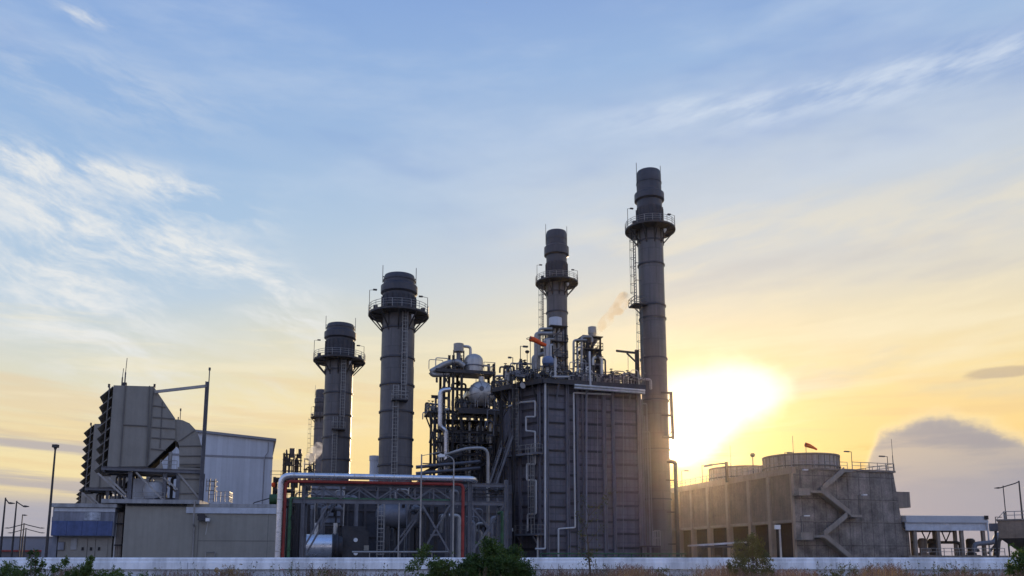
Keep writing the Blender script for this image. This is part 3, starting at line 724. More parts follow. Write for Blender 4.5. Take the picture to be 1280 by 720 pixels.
street_lamp('lower and farther of the two double arm lamps at the left', 29, 215, 660, ((-22,6),(24,6)), .15)
street_lamp('thin straight pole lamp between the single arm lamp and the double arm lamps', 23, 150, 643, ((1.5,1),), .1)
# concrete blocks carrying the two farther intakes
for src, lab in ((ai.location + Vector((-16.3, 27.2, 0)), 'beige block under the second air intake box, mostly hidden by the blue banded annex'), (Vector((p3.x, p3.y, 0)), 'far beige block under the tiny far air intake box')):
    fr = Fr(125, 93, 22); fr.o = (src[0], src[1]); fr.M = Matrix.Translation((src[0], src[1], 0)) @ Matrix.Rotation(fr.a, 4, 'Z')
    zb_ = FL.pt(150,627,0).z; t = thing('equipment_building', lab, 'building', fr, 6, 3)
    MB(fr).box(-.9, 14, -.6, 8, -.3, zb_-.9).build('wall', 'beige', t); MB(fr).box(-1.1, 14.2, -.8, 8.2, zb_-.898, zb_-.5).build('roof_slab', 'coping', t)
# ------------------------------------------------------------------ near heat recovery boiler
HR = Fr(683, 113.5, 17)
H = lambda px, py, v=0: HR.pt(px, py, v)
K = lambda px, py, u=0: HR.pv(px, py, u)
UR = H(806,690).x; VD = K(627,690).y; ZD = Zp(468.5, 113.5); ZC = ZD - 1.0
t = thing('recovery_boiler', 'huge dark grey ribbed boiler block in front of the sun, left of the tallest chimney', 'boiler', HR, UR/2, VD/2)
BOIL = t
MB(HR).box(0, UR, 0, VD, -.4, ZC-.35).build('casing', 'casing', t)
# front columns and stiffeners
cols = [(684.5,.55,.30),(710,.62,.42),(723,.42,.34),(730,.34,.25),(757,.6,.42),(768.5,.5,.36),(801.5,.6,.42)]
for px, w, d in cols:
    u = H(px,690).x; MB(HR).ibeam((u,-d/2-.001,-.3),(u,-d/2-.001,ZC-.36), w, d).build('column', 'casing_steel', t)
rng = random.Random(5)
st = MB(HR)
for k, (a, b) in enumerate(zip(cols, cols[1:])):
    ua, ub = H(a[0],690).x+a[1]/2+.01, H(b[0],690).x-b[1]/2-.01
    off = (0, .55, .1, .1, .0, .35)[k]; z = 1.0 + off
    while z < ZC-.9:
        st.box(ua, ub, -.24, -.003, z, z+.12); st.box(ua, ub, -.05, -.003, z-.2, z-.003); z += 2.02
st.build('stiffeners', 'casing_rib', t)
ep = MB(HR)
for px in (740, 743.5, 785):
    u = H(px,690).x; ep.box(u-.02, u+.02, -.02, -.003, 0, ZC-.4)
ep.build('panel_joint', 'casing_rib', t)
# inlet end: a face splayed back to the left
HE = Fr(683, 113.5, -41.5)
E = lambda px, py, v=0: HE.pt(px, py, v)
UE = HE.u(627, 0)
UI = HE.u(650, 0); pe = HR.uv(*HE.w(UI, 0)[:2])
VD = 15.
foot = [(-.05,.06),(UR-.1,.06),(UR-.1,VD),(pe[0]+4,VD),(pe[0],pe[1])]
MB(HR).prism(foot, -.4, ZC-.36, 'xy').build('inlet_casing', 'casing', t)
sA, sB = E(650,503), E(605,628)
MB(HE).prism([(UI-.003,-.4),(sB.x,-.4),(sB.x,sB.z),(UI-.003,sA.z)], .02, 5).build('sloped_inlet_duct', 'casing', t)
st = MB(HE); z = 1.2
while z < sA.z-.5:
    f_ = min(1, max(0, (sA.z-z)/(sA.z-sB.z))); st.box(UI-.1+(sB.x-UI)*f_+.3, UI-.05, -.12, .018, z, z+.08); z += 2.02
st.beam(Vector((sA.x,-.1,sA.z)), Vector((sB.x,-.1,sB.z)), .2, .3); st.build('duct_stiffeners', 'casing_rib', t)
for px, w in ((676.5,.6),(652,.5),(638.5,.3),(629,.3)):
    u = E(px,690).x; MB(HE).ibeam((u,-.2,-.3),(u,-.2,ZC-.36), w, .36).build('column', 'casing_steel', t)
st = MB(HE)
z = 1.2
while z < ZC-.9:
    st.box(UI+.2, -.5, -.2, -.003, z, z+.08); st.box(UI+.2, -.5, -.06, -.003, z-.3, z-.003); z += 2.02
st.build('stiffeners', 'casing_rib', t)
# deck with fascia beams
ce = HR.uv(*HE.w(UE-.6,-1.3)[:2]); cc = (-.75,-1.3)
def deckpoly(d): return [(cc[0]+d*.6,cc[1]+d),(UR+.2,-1.3+d),(UR+.2,VD+1),(ce[0]+4+d,VD+1),(ce[0]+d*1.0,ce[1]+d*.3)]
dk = MB(HR).prism(deckpoly(0), ZC, ZC+.22, 'xy')
ring = deckpoly(0)
for p, q in ((ring[0],ring[1]),(ring[0],ring[4]),(ring[4],ring[3])): dk.beam((p[0],p[1]+.15,ZC-.25),(q[0],q[1]+.15,ZC-.25),.3,.48)
for k in range(9): u = .3+k*(UR-.6)/8.5; dk.box(u-.12, u+.12, -1.1, 0, ZC-.42, ZC-.003)
deck = dk.build('deck', 'steel_dark', t)
rp = [(x_,y_,ZC+.22) for x_,y_ in deckpoly(.12)]
MB(HR).rail([rp[3],rp[4],rp[0],rp[1],rp[2]], 1.15, 1.5, .04).build('railing', 'rail_dark', deck)
for px in (697, 735, 790):
    u = H(px,690).x; MB(HR).beam((u,-.02,ZC-2.6),(u,-1.15,ZC-.45), .18).build('deck_bracket', 'casing_steel', t)
for u in (-1.5, -4.5, -7.5): MB(HE).beam((u,-.02,ZC-2.8),(u,-1.2,ZC-.45), .2).build('deck_bracket', 'steel_dark', t)
# pipes on the faces
def hp(pts, r, m, v=-.62, bend=.25, label=None):
    o = MB(HR).tube([H(a,b,v) for a, b in pts], r, 10, bend).build('pipe', m, t)
    if label: o['label'] = label
hp([(681.5,475),(681.5,686),(669,686)], .14, 'pipe_white', -.9, .25, 'long straight white pipe down the corner')
hp([(764,493),(717,491),(719,659.5),(698,661),(698,699)], .125, 'pipe_white', -.62, .2, 'white pipe with a step to the left near the ground')
hp([(806,488.5),(718,481.5)], .2, 'silver_dull', -1.5); hp([(806,491.5),(718,484.8)], .16, 'silver_dull', -1.5)
hp([(766,458),(688,471)], .12, 'silver_dull', -1.55) if False else None
for px_ in (747, 779): hp([(px_,494),(px_,690)], .045, 'casing_steel', -.45)
hp([(733,470),(733,498),(733,690)], .14, 'casing_steel', -.7); hp([(694,448),(694,471),(690,471),(711,471)], .14, 'pipe_white', -1.5)
def kp(pts, r, m, v=-.75, bend=.2): MB(HE).tube([E(a,b,v) for a, b in pts], r, 10, bend).build('pipe', m, t)
kp([(636,508),(651,503),(669,501.5),(669,521),(657.5,521),(657.5,538.5),(669,539.5),(669,580),(658.5,580),(658.5,600),(670,600.5),(670,642),(659.5,643),(659.5,664)], .135, 'pipe_white')
kp([(672,668),(672,699)], .13, 'pipe_white'); kp([(675,490),(675,560)], .1, 'steel_grey', -.5)
# landings + ladders on the inlet face
for nm, y, x0, x1, dep in (('landing',566,634,679,1.6),('landing',667,644,680,1.9)):
    z = E(668,y,-1).z; ua, ub = E(x0,690,-.5).x, E(x1,690,-.5).x
    l = MB(HE).box(ua, ub, -dep, -.42, z-.28, z)
    for f_ in (.25, .8): l.beam((ua+(ub-ua)*f_,-.3,z-1.9),(ua+(ub-ua)*f_,-dep+.2,z-.3),.16)
    l = l.build(nm, 'steel_grey', t)
    MB(HE).rail([(ua+.06,-.4,z),(ua+.06,-dep+.06,z),(ub-.06,-dep+.06,z),(ub-.06,-.4,z)], 1.2, 1.1, .04).build('railing', 'rail', l)
za, zb2, zt3 = E(668,667,-1).z, E(668,566,-1).z, ZC+1.3
for px, z0, z1 in ((665.5,za,zb2+1.1),(646,zb2,zt3)):
    u = E(px,600,-1.1).x; la = MB(HE).ladder((u,-1.1,0), z0, z1, (0,-1), .62, .055).build('ladder', 'rail', t)
    MB(HE).cage((u,-1.15,0), z0+2.2, z1-.3, (0,-1), .5).build('cage', 'rail', la)
# stair tower with slanted flights beside the inlet face
q = MB(HE)
for v in (-3.0, -2.1):
    for (x0,y0,x1,y1) in ((606,625,627,560),(614,625,641,545)):
        a, b = E(x0,y0,v), E(x1,y1,v); q.beam(a, b, .12, .34)
        q.beam(a+Vector((0,0,1.1)), b+Vector((0,0,1.1)), .08)
        for k in range(7): p = a.lerp(b, k/6); q.beam(p, p+Vector((0,0,1.1)), .06)
a, b = E(606,625,-2.5), E(627,560,-2.5)
for k in range(26): p = a.lerp(b, k/25); q.box(p.x-.13, p.x+.13, -2.95, -2.15, p.z-.02, p.z+.03)
q.build('stair', 'steel_grey', t)
q = MB(HE)
for px, y0 in ((612,560),(626,500),(642,480)):
    p = E(px,690,-1.9); q.ibeam((p.x,-1.9,-.3),(p.x,-1.9,Zp(y0,HE.Y(p.x,-1.9))), .35, .35)
for (x0,y0,x1,y1) in ((622,508,640,480),(640,508,624,482),(640,500,650,480),(629,520,640,500)): q.beam(E(x0,y0,-.3), E(x1,y1,-.3), .2)
for y in (488,508): q.beam(E(621,y,-.3), E(650,y-2,-.3), .25)
q.build('stair_frame', 'steel_dark', t)
# floodlights
def flood(fr, p, d=(-.9,-.5), label='', s=.45, nm='floodlight'):
    t2 = thing(nm, label, 'floodlight', fr, p.x, p.y, p.z-.6)
    MB(fr).cyl(p, p+Vector((d[0]*s*1.5,d[1]*s*1.5,-.15)), s*.45, s*.95, 14).build('shade', 'lampwhite', t2)
    MB(fr).tube([p+Vector((0,.1,0)), p+Vector((.1,.3,-.3)), p+Vector((.1,.3,-.7))], .07, 6).build('bracket', 'steel_dark', t2)
flood(HE, E(642,662,-1.8), (-.9,-.3), 'white floodlight at the lower landing of the near boiler', .62)
flood(HE, E(655,481,-1.2), (0,-.4), 'white floodlight under the boiler roof edge at its upper left corner', .5)

# ------------------------------------------------------------------ things standing on the boiler roof
ZR = ZC + .22
def frame_tower(name, label, cat, fr, x0, x1, ytop, v0, v1, zb, levels, m='steel_dark', s=.24):
    P = lambda px, py, v: fr.pt(px, py, v)
    ua, ub = P(x0,470,v0).x, P(x1,470,v0).x; zt = P((x0+x1)/2,ytop,v0).z
    t = thing(name, label, cat, fr, (ua+ub)/2, (v0+v1)/2, zb)
    for u in (ua, ub):
        for v in (v0, v1): MB(fr).ibeam((u,v,zb),(u,v,zt), s, s).build('column', m, t)
    q = MB(fr)
    for k in range(levels+1):
        z = zb + (zt-zb)*(k+.001)/levels + (.2 if k==0 else 0) - (.05 if k==levels else 0)
        if k: q.box(ua-.35, ub+.35, v0-.35, v1+.35, z-.12, z)
        if k and k < levels: q.rail([(ua-.3,v1+.3,z),(ua-.3,v0-.3,z),(ub+.3,v0-.3,z),(ub+.3,v1+.3,z)], 1.0, .8, .035)
    for k in range(levels):
        za, zc = zb+(zt-zb)*k/levels+.3, zb+(zt-zb)*(k+1)/levels-.2
        q.beam((ua,v0,za),(ub,v0,zc),.11); q.beam((ub,v1,za),(ua,v1,zc),.11)
    q.build('platforms', m, t)
    return t, ua, ub, zt
t, ua, ub, zt = frame_tower('silencer_tower', 'steel roof tower topped by a pale drum, in front of the second tallest chimney', 'silencer tower', HR, 690.5, 707, 407, 5, 8, ZR, 4)
MB(HR).cyl(((ua+ub)/2,6.4,zt+.0),((ua+ub)/2,6.4,zt+1.55), 1.02, 1.02, 24).build('silencer_drum', 'hall', t)
q = MB(HR)
for k in range(7):
    u = ua + (ub-ua)*(k+.5)/7; q.tube([(u,5.2+.3*(k%3),ZR),(u,5.2+.3*(k%3),zt-.3-.5*(k%2))], .1+.04*(k%3), 8)
    q.cyl((u-.3,5.1,ZR+1+k*.75),(u+.3,5.1,ZR+1+k*.75),.2,.2,8)
q.build('pipe', 'pipe_grey', t)
t, ua, ub, zt = frame_tower('vent_tower', 'dark open steel vent tower with a small round cap where warm steam drifts off', 'vent tower', HR, 731, 751, 420, 4, 7, ZR, 4)
p = H(741.5,416,5); MB(HR).lathe([(.15,-2.2),(.85,-1.2),(.9,-.9),(.55,-.85),(.55,-.1),(.66,-.1),(.66,1.0),(.5,1.0)], (p.x,5.4,p.z), 20).build('vent_cap', 'pipe_grey', t)
q = MB(HR)
for k, (px, r) in enumerate(((733,.2),(737,.13),(741,.3),(745,.14),(748.5,.2))):
    u = H(px,460,4.6).x; q.tube([(u,4.3+.35*(k%3),ZR),(u,4.3+.35*(k%3),zt-.6-.4*k%3)], r, 8)
    for j in range(3): q.cyl((u-.1-r,4.2,ZR+.9+j*1.7+k*.3),(u+.1+r,4.2,ZR+.9+j*1.7+k*.3),.22,.22,8)
q.build('pipe', 'steel_dark', t)
q = MB(HR).tube([H(738,480,-1.4)+Vector((0,0,-.4)),H(738,480,-1.4),H(737,446,-1.4),H(737,440,1)], .16, 8, .3); q.build('white_riser', 'pipe_white', t)
# looped pipes
def pipe_loop(label, fr, loops, m='pipe_grey'):
    p0 = fr.pt(loops[0][1][0][0], loops[0][1][0][1], loops[0][2])
    t = thing('vent_pipes', label, 'pipe loop', fr, p0.x, p0.y, p0.z)
    for r, pts, v in loops: MB(fr).tube([fr.pt(a,b,v) for a,b in pts], r, 10, .45).build('pipe', m, t)
    return t
pipe_loop('goose neck vent pipes above the boiler roof right behind the windsock', HR, [
    (.3,[(670,462),(670,417),(690,417)],3),(.2,[(674,462),(674,411),(690,411)],4),(.17,[(681,455),(681,424),(692,424)],2),(.34,[(667,466),(667,446),(684,441),(684,425)],3.5)])
pipe_loop('pair of slim inverted U pipes between the drum tower and the vent tower', HR, [
    (.17,[(717,476),(717,425),(733,425)],3),(.19,[(727,476),(727,421),(740,421),(740,428)],3.4),(.12,[(722,476),(722,434),(728,434)],2.6)])
pipe_loop('upright white pipes standing on the boiler roof left of the drum tower', HR, [
    (.34,[(685,466),(685,425)],1.6),(.2,[(694.5,470),(694.5,449)],-.4),(.15,[(688.5,466),(688.5,431),(691,431)],1.2)], 'pipe_white')
# small blue tank
t = thing('small_tank', 'small pale blue tank on legs on the boiler roof below the windsock', 'tank', HR, H(685,460,1).x, 1, ZR)
p = H(685,452,1.2); MB(HR).lathe([(0,-.75),(.5,-.68),(.85,-.35),(.9,0),(.85,.45),(.5,.75),(0,.85)], p, 20).build('vessel', 'blue_tank', t)
for k in range(3): a = 2*pi*k/3+.5; MB(HR).beam((p.x+.6*cos(a),p.y+.6*sin(a),ZR),(p.x+.6*cos(a),p.y+.6*sin(a),p.z-.3),.12).build('leg', 'steel_dark', t)
# windsock
t = thing('windsock', 'faded orange windsock drooping to the right on the boiler roof', 'windsock', HR, H(663,469,0).x, 0, ZR)
a, b = H(663,470,0), H(663,420.5,0); MB(HR).tube([(a.x,0,ZR),(a.x,0,b.z)], .06, 8).build('pole', 'rail_dark', t)
sk = [H(*q, -.1) for q in ((662.3,423.4),(667,424.4),(672,426.8),(677,429.8),(682.5,431.5))]; rr = (.40,.38,.34,.29,.23)
q = MB(HR); 
for i in range(4): q.cyl(sk[i], sk[i+1], rr[i], rr[i+1], 14, cap=False)
q.build('sock', 'orange', t); MB(HR).lathe([(.46,-.04),(.52,-.04),(.52,.04),(.46,.04)], (sk[0].x,sk[0].y,sk[0].z), 14, close=True).build('hoop', 'rail_dark', t)
# roof lamps, boxes, valve clutter
def roof_lamp(fr, px, py, v, zb, label, dx=.9, h=None, group='floodlight posts on the roofs'):
    p = fr.pt(px, py, v)
    t = thing('lamp_post', label, 'lamp post', fr, p.x, v, zb, group=group)
    MB(fr).tube([(p.x,v,zb),(p.x,v,p.z)], .06, 8).build('post', 'steel_dark', t)
    MB(fr).beam((p.x-.02*dx,v,p.z-.03),(p.x+dx*.9,v,p.z+.02),.07).build('arm', 'steel_dark', t)
    MB(fr).box(p.x+dx*.45,p.x+dx*1.25,v-.18,v+.18,p.z-.14,p.z+.08).build('lamp_head', 'rail_dark', t)
    return t
roof_lamp(HR, 650.5, 432.5, 1, ZR, 'roof lamp post left of the windsock')
roof_lamp(HR, 641, 447, 9, ZR, 'shorter roof lamp post at the far left corner of the boiler roof', -.6)
t = thing('beacon_post', 'short post with a round beacon between the roof lamp and the windsock', 'beacon', HR, H(659,460,.5).x, .5, ZR)
p = H(659,439.5,.5); MB(HR).tube([(p.x,.5,ZR),(p.x,.5,p.z)], .05, 6).build('post', 'rail_dark', t); MB(HR).lathe([(0,-.3),(.22,-.22),(.34,0),(.2,.16),(0,.2)], p, 12).build('beacon', 'steel_dark', t)
def valve_station(label, fr, x0, x1, py, v, zb, n, seed, hmax=2.2):
    rg = random.Random(seed); ua, ub = fr.pt(x0,py,v).x, fr.pt(x1,py,v).x
    t = thing('valve_station', label, 'valves', fr, (ua+ub)/2, v, zb, group='valve clusters on the boiler roofs')
    for k in range(n):
        u = ua + (ub-ua)*(k+.3+.4*rg.random())/n; h = hmax*(.35+.65*rg.random()); vv = v+rg.uniform(-.8,1.6); r = rg.choice((.07,.1,.15))
        u2 = u + rg.uniform(-1.6,1.6); MB(fr).tube([(u,vv,zb),(u,vv,zb+h),(u2,vv,zb+h),(u2,vv+.3,zb+.1)], r, 8, .3).build('pipe', 'steel_dark', t)
        zc = zb+h*rg.uniform(.4,.8); va = MB(fr).cyl((u,vv,zc-.22),(u,vv,zc+.22), r*2.2, r*2.2, 10); va.cyl((u,vv,zc),(u,vv-.55,zc+.1), r*.8, r*.8, 8)
        va = va.build('valve', 'steel_grey', t)
        wh = MB(fr).lathe([(.16,-.03),(.27,-.03),(.27,.03),(.16,.03)], (u,vv-.2,zb+h+.35), 12, close=True); wh.beam((u-.2,vv-.2,zb+h+.35),(u+.2,vv-.2,zb+h+.35),.05); wh.beam((u,vv-.2,zb+h+.1),(u,vv-.2,zb+h+.36),.05)
        wh.build('handwheel', 'rail_dark', va)
        if rg.random() < .4: MB(fr).box(u-.35,u+.35,vv-.3,vv+.2,zb+.3,zb+.3+rg.uniform(.4,1)).build('valve_box', 'steel_grey', t)
valve_station('valve cluster on the boiler roof between the vent tower and the roof jib', HR, 753, 796, 478, 1.0, ZR, 15, 3, 1.7)
valve_station('valve cluster at the left front of the boiler roof under the windsock', HR, 640, 690, 472, 1.2, ZR, 16, 8, 1.9)
valve_station('valve cluster around the foot of the drum tower on the boiler roof', HR, 690, 732, 476, 1.0, ZR, 14, 12, 2.2)
valve_station('farther valve cluster along the left edge of the boiler roof', HR, 622, 650, 470, 10, ZR, 9, 21, 2.4)
p = H(636,461,6); q = MB(HR).cyl((p.x,p.y,ZR+1.0),(p.x,p.y,ZR+2.2),.75,.75,18); q.cyl((p.x,p.y,ZR+2.2),(p.x,p.y,ZR+2.35),.85,.85,18); q.cyl((p.x,p.y,ZR),(p.x,p.y,ZR+1.0),.3,.3,12)
single('vent_drum', q, 'pipe_grey', 'stubby pale vent drum at the far left of the near boiler roof', 'vent')
t = thing('jib_hoist', 'dark roof jib hoist pointing left, just left of the tallest chimney', 'jib crane', HR, H(797,478,.5).x, .5, ZR)
a, b = H(797,478,.5), H(797,439,.5); MB(HR).ibeam((a.x,.5,ZR),(a.x,.5,b.z+.2), .5, .5).build('post', 'steel_dark', t)
a, b = H(770,438.5,.5), H(798,440.5,.5); MB(HR).ibeam((a.x,.5,a.z),(b.x,.5,a.z-.1), .22, .3).build('arm', 'steel_dark', t)
MB(HR).beam(H(783.5,441.5,.5), H(796.5,454,.5), .2).build('brace', 'steel_dark', t)
MB(HR).tube([H(785,441,.5),H(785.3,474,.5)], .035, 5).build('hoist_chain', 'rail_dark', t)

# ------------------------------------------------------------------ risers between boiler and tall chimney
t = thing('riser_pipes', 'row of thin dark riser pipes between the near boiler and the tallest chimney', 'pipe', HR, UR+.6, .5)
for px, r, y in ((807,.12,500),(810,.09,520),(813,.13,505),(816,.08,540)):
    p = H(px,690,.6); q = H(px,y,.6); MB(HR).tube([(p.x,.6,0),(p.x,.6,q.z),(p.x-.8,.9,q.z)], r, 8, .2).build('pipe', 'casing_steel', t)
FP = Fr(812, 113, 10); Q = lambda px, py, v=0: FP.pt(px, py, v)
t = thing('base_platform', 'low steel platform with a guard rail at the foot of the tallest chimney', 'platform', FP, 1, 0)
z = Q(815,682).z; q = MB(FP).box(Q(809,690).x, Q(826,690).x, 0, 3, z-.2, z)
for px in (810, 825):
    for v in (.1, 2.9): q.box(Q(px,690).x-.1, Q(px,690).x+.1, v-.1, v+.1, -.2, z-.201)
q.build('deck', 'steel_dark', t); MB(FP).rail([(Q(818.5,690).x,0.05,z),(Q(826,690).x,.05,z),(Q(826,690).x,2.9,z)], 2.1, .9, .05).build('railing', 'rail', t)
MB(HR).box(UR+.004, HR.u(818,9), 9, 13, -.3, ZC-2.2).build('outlet_duct', 'casing', BOIL)
# frame and downpipe on the right flank of the tall chimney
TR = Fr(843, 126, 10); Q = lambda px, py, v=0: TR.pt(px, py, v)
t = thing('side_pipe', 'dark vertical pipe running down the right side of the tallest chimney', 'pipe', TR)
a = Q(844,578); MB(TR).tube([(a.x,0,0),(a.x,0,a.z),(a.x-1.2,.4,a.z+.3)], .32, 10, .3).build('pipe', 'steel_dark', t)
for y in (600, 640, 680): zq = Q(843,y).z; MB(TR).box(a.x-1.6, a.x+.1, .35, .5, zq-.1, zq+.1).build('pipe_support', 'steel_dark', t)
t = thing('cable_ladder', 'narrow backlit ladder frame standing off the right edge of the tallest chimney', 'cable ladder', TR, Q(841,550).x, 0, Q(841,550).z)
q = MB(TR); x0, x1 = Q(837,550).x, Q(841.5,550).x; za, zb2 = Q(840,549).z, Q(840,490).z
q.beam((x1,0,za),(x1-.15,0,zb2),.3,.4)
for z in (zb2-.15, za+.3): q.beam((x0-1.2,.2,z),(x1,0,z),.3)
q.beam((x0-1.2,.2,(za+zb2)/2),(x1,0,(za+zb2)/2),.28); q.beam((x0,.2,za+.6),(x1,0,za+1.6),.1); q.beam((x0,.2,zb2-1.6),(x1,0,zb2-.5),.1); q.build('frame', 'steel_dark', t)

# ------------------------------------------------------------------ second boiler behind, with the drums
H2 = Fr(548, 138, 14); G = lambda px, py, v=0: H2.pt(px, py, v)
zA, zB, zL = Zp(511,138), Zp(463,138), Zp(516,138)
t = thing('drum_boiler', 'second boiler with an open pipe filled steel frame, right of the taller wide chimney', 'boiler', H2, 6, 2)
TBOIL2 = t
MB(H2).box(G(566,690).x, G(668,690).x, 4, 18, -.4, zA-2.4).build('casing', 'casing', t)
q = MB(H2); z = 1.5
while z < zA-3.5: q.box(G(566,690).x, G(668,690).x, 3.8, 3.997, z, z+.1); z += 2.1
q.build('stiffeners', 'casing_rib', t)
for px, yt in ((541,516),(552.5,463),(564,444),(575,463),(600,511),(616.5,455),(631,470)):
    for v in (-1.2, 3.2):
        u = G(px,690,-1.2).x; MB(H2).ibeam((u,v,0),(u,v,Zp(yt,H2.Y(u,v))), .42, .42).build('column', 'steel_dark', t)
uA, uB = G(571,690,-2).x, G(634,690,-2).x
m = MB(H2).box(uA, uB, -2.2, 6, zA-.35, zA); m.box(uA, uB, -2.2, -1.9, zA-1.0, zA-.352)
for k in range(7): u = uA+.4+k*(uB-uA-.8)/6; m.box(u-.15,u+.15,-1.898,6,zA-.85,zA-.353)
mp = m.build('main_platform', 'steel_dark', t)
MB(H2).rail([(uA+.1,-2.1,zA),(uB,-2.1,zA)], 1.15, 1.1, .04).build('railing', 'rail_dark', mp)
u0, u1_ = G(541,690,-1).x, G(618,690,-1).x
m = MB(H2).box(u0, u1_, -1.6, 4, zB-.25, zB); m.box(u0, u1_, -1.6, -1.35, zB-.6, zB-.252); up = m.build('upper_platform', 'steel_dark', t)
MB(H2).rail([(G(603,690,-1).x,-1.5,zB),(u1_-.1,-1.5,zB),(u1_-.1,3.8,zB)], 1.6, 1.4, .045).build('railing', 'rail', up)
u0, u1_ = G(531.5,690,-1).x, G(552,690,-1).x
m = MB(H2).box(u0, u1_, -1.8, 3.5, zL-.3, zL); m.beam((u0+.3,-1.5,zL-.3),(u1_-1.2,-1.5,zL-3.5),.22); m.beam((u0+.3,3,zL-.3),(u1_-1.2,3,zL-3.5),.22); sp_ = m.build('side_platform', 'steel_dark', t)
MB(H2).rail([(u1_,-1.7,zL),(u0+.1,-1.7,zL),(u0+.1,3.4,zL),(u1_,3.4,zL)], 1.25, .9, .045).build('railing', 'rail', sp_)
q = MB(H2)
for y, x0, x1 in ((540,541,634),(568,541,634),(487,552,618),(498,536,552)):
    z = Zp(y,138); q.ibeam((G(x0,690,-1.2).x,-1.2,z),(G(x1,690,-1.2).x,-1.2,z), .35, .5)
for (x0,y0,x1,y1) in ((541,568,552,540),(541,540,552,568),(575,540,600,568),(600,540,575,568),(552,487,564,463),(564,487,552,463),(600,568,631,600),(541,568,564,600),(537,520,545,575)):
    q.beam(G(x0,y0,-1.15), G(x1,y1,-1.15), .2)
q.build('bracing', 'steel_dark', t)
rg = random.Random(4); pa, pb = MB(H2), MB(H2)
for k, px in enumerate((549,556,560,569,579,583,587,591,596,605,609,613,621,626)):
    y1 = rg.choice((512,520,532,545)); y0 = rg.choice((600,620,640)); v = rg.uniform(-.9,2.6); r = rg.choice((.14,.2,.26,.32))
    (pa if k%5 < 2 else pb).tube([G(px,y0,v),G(px,y1,v),G(px+rg.uniform(-8,8),y1,v)], r, 8, .5)
pa.build('pipe', 'silver_dull', t); pb.build('pipe', 'steel_dark', t)
q = MB(H2)
for k in range(16):
    px, y = rg.uniform(545,628), rg.uniform(530,590); v = rg.uniform(-1,2.5); p = G(px,y,v)
    q.cyl(p-Vector((0,0,.35)), p+Vector((0,0,.35)), .3, .3, 10); q.tube([p, p+Vector((rg.uniform(-2,2),0,0)), p+Vector((rg.uniform(-2,2),0,-2))], .1, 6, .3)
q.build('valve', 'steel_grey', t)
# drums
t = thing('steam_drum', 'big silver steam drum with a domed end facing the viewer', 'steam drum', H2, G(602,505).x, 1, zA)
p = G(602.5,491.5,-1.6); R = 2.3
q = MB(H2)
prof = [(0,-1.25),(.75,-1.15),(1.4,-.88),(1.9,-.48),(2.2,0.02),(R,.45),(R,7)]
n = 36; vs = [(p.x+r*cos(2*pi*j/n), p.y+d, p.z+r*sin(2*pi*j/n)) for r, d in prof for j in range(n)]
q.add(vs, [(i*n+j,i*n+(j+1)%n,(i+1)*n+(j+1)%n,(i+1)*n+j) for i in range(len(prof)-1) for j in range(n)]); q.build('drum_shell', 'drum_silver', t)
q = MB(H2)
for a in range(8):
    b = 2*pi*a/8+.2; pts = [(p.x+r*1.006*cos(b), p.y+d-.012, p.z+r*1.006*sin(b)) for r, d in prof[1:6]]; q.tube(pts, .03, 5)
q.build('cladding_seam', 'steel_dark', t)
MB(H2).cyl((p.x-.3,p.y-1.02,p.z+.6),(p.x-.3,p.y-1.32,p.z+.6),.42,.42,16).build('manhole', 'steel_grey', t)
MB(H2).cyl((p.x,p.y+.6,p.z+R-.2),(p.x,p.y+.6,p.z+R+.75),.5,.5,14).build('nozzle', 'silver_dull', t)
for du in (-1.3, 1.3): MB(H2).box(p.x+du-.3,p.x+du+.3,p.y+.4,p.y+6,zA,p.z-1.6).build('saddle', 'steel_dark', t)
for du in (-1.5,-1.1,.3,.8): MB(H2).tube([(p.x+du,p.y-1.45,zA),(p.x+du,p.y-1.45,zA+1.2+.5*(abs(du)%1))], .06, 8, .2).build('gauge_pipe', 'pipe_grey', t)
t = thing('deaerator', 'smaller dull silver vessel with a domed top, above and left of the big steam drum', 'vessel', H2, G(592,462).x, .6, zB)
p = G(592,462,.6); hh = G(592,442.5,.6).z - zB; R = 1.72
MB(H2).lathe([(R,0),(R,hh*.62),(R*.93,hh*.76),(R*.72,hh*.89),(R*.4,hh*.97),(0,hh)], (p.x,.6,zB), 30).build('vessel_shell', 'drum_silver', t)
MB(H2).lathe([(R+.04,hh*.3),(R+.09,hh*.3),(R+.09,hh*.36),(R+.04,hh*.36)], (p.x,.6,zB), 30).build('band', 'steel_grey', t)
MB(H2).tube([(p.x-.6,.6,zB+hh*.9),(p.x-.6,.6,zB+hh+1.3),(p.x-2.6,.6,zB+hh+1.3),(p.x-2.6,.6,zB+hh-2)], .26, 10, .6).build('vent_pipe', 'silver_dull', t)
t = thing('vent_drum', 'upright pale silencer drum topping the frame above the big steam drum', 'silencer', H2, G(573,463).x, .4, zB)
p = G(573.3,440,.4); z2 = G(573,430,.4).z; MB(H2).cyl((p.x,.4,p.z),(p.x,.4,z2),.92,.92,22).build('drum', 'pipe_grey', t)
MB(H2).cyl((p.x,.4,zB),(p.x,.4,p.z+.01),.4,.4,12).build('stem', 'steel_grey', t)
for px in (567, 579.5): MB(H2).beam((G(px,463,.4).x,.4,zB),(G(px,463,.4).x,.4,p.z+.3),.22).build('leg', 'steel_dark', t)
t = thing('exhaust_pipe', 'thick slanting silver pipe jutting out to the left from the drum frame', 'pipe', H2, G(552,463).x, -.8, zB)
MB(H2).tube([G(538.5,465,-.8),G(557,454.5,-.8),G(572,451.5,-.8),G(580,458,-.8)], .52, 14, .8).build('pipe', 'pipe_grey', t)
MB(H2).tube([G(538.5,465,-.8),G(541,468.5,-.8),G(562,468,-.8)], .46, 12, .3).build('elbow', 'pipe_grey', t)
MB(H2).tube([G(546,472,-.8),G(546,478,-.8)], .2, 8).build('drain', 'steel_dark', t)
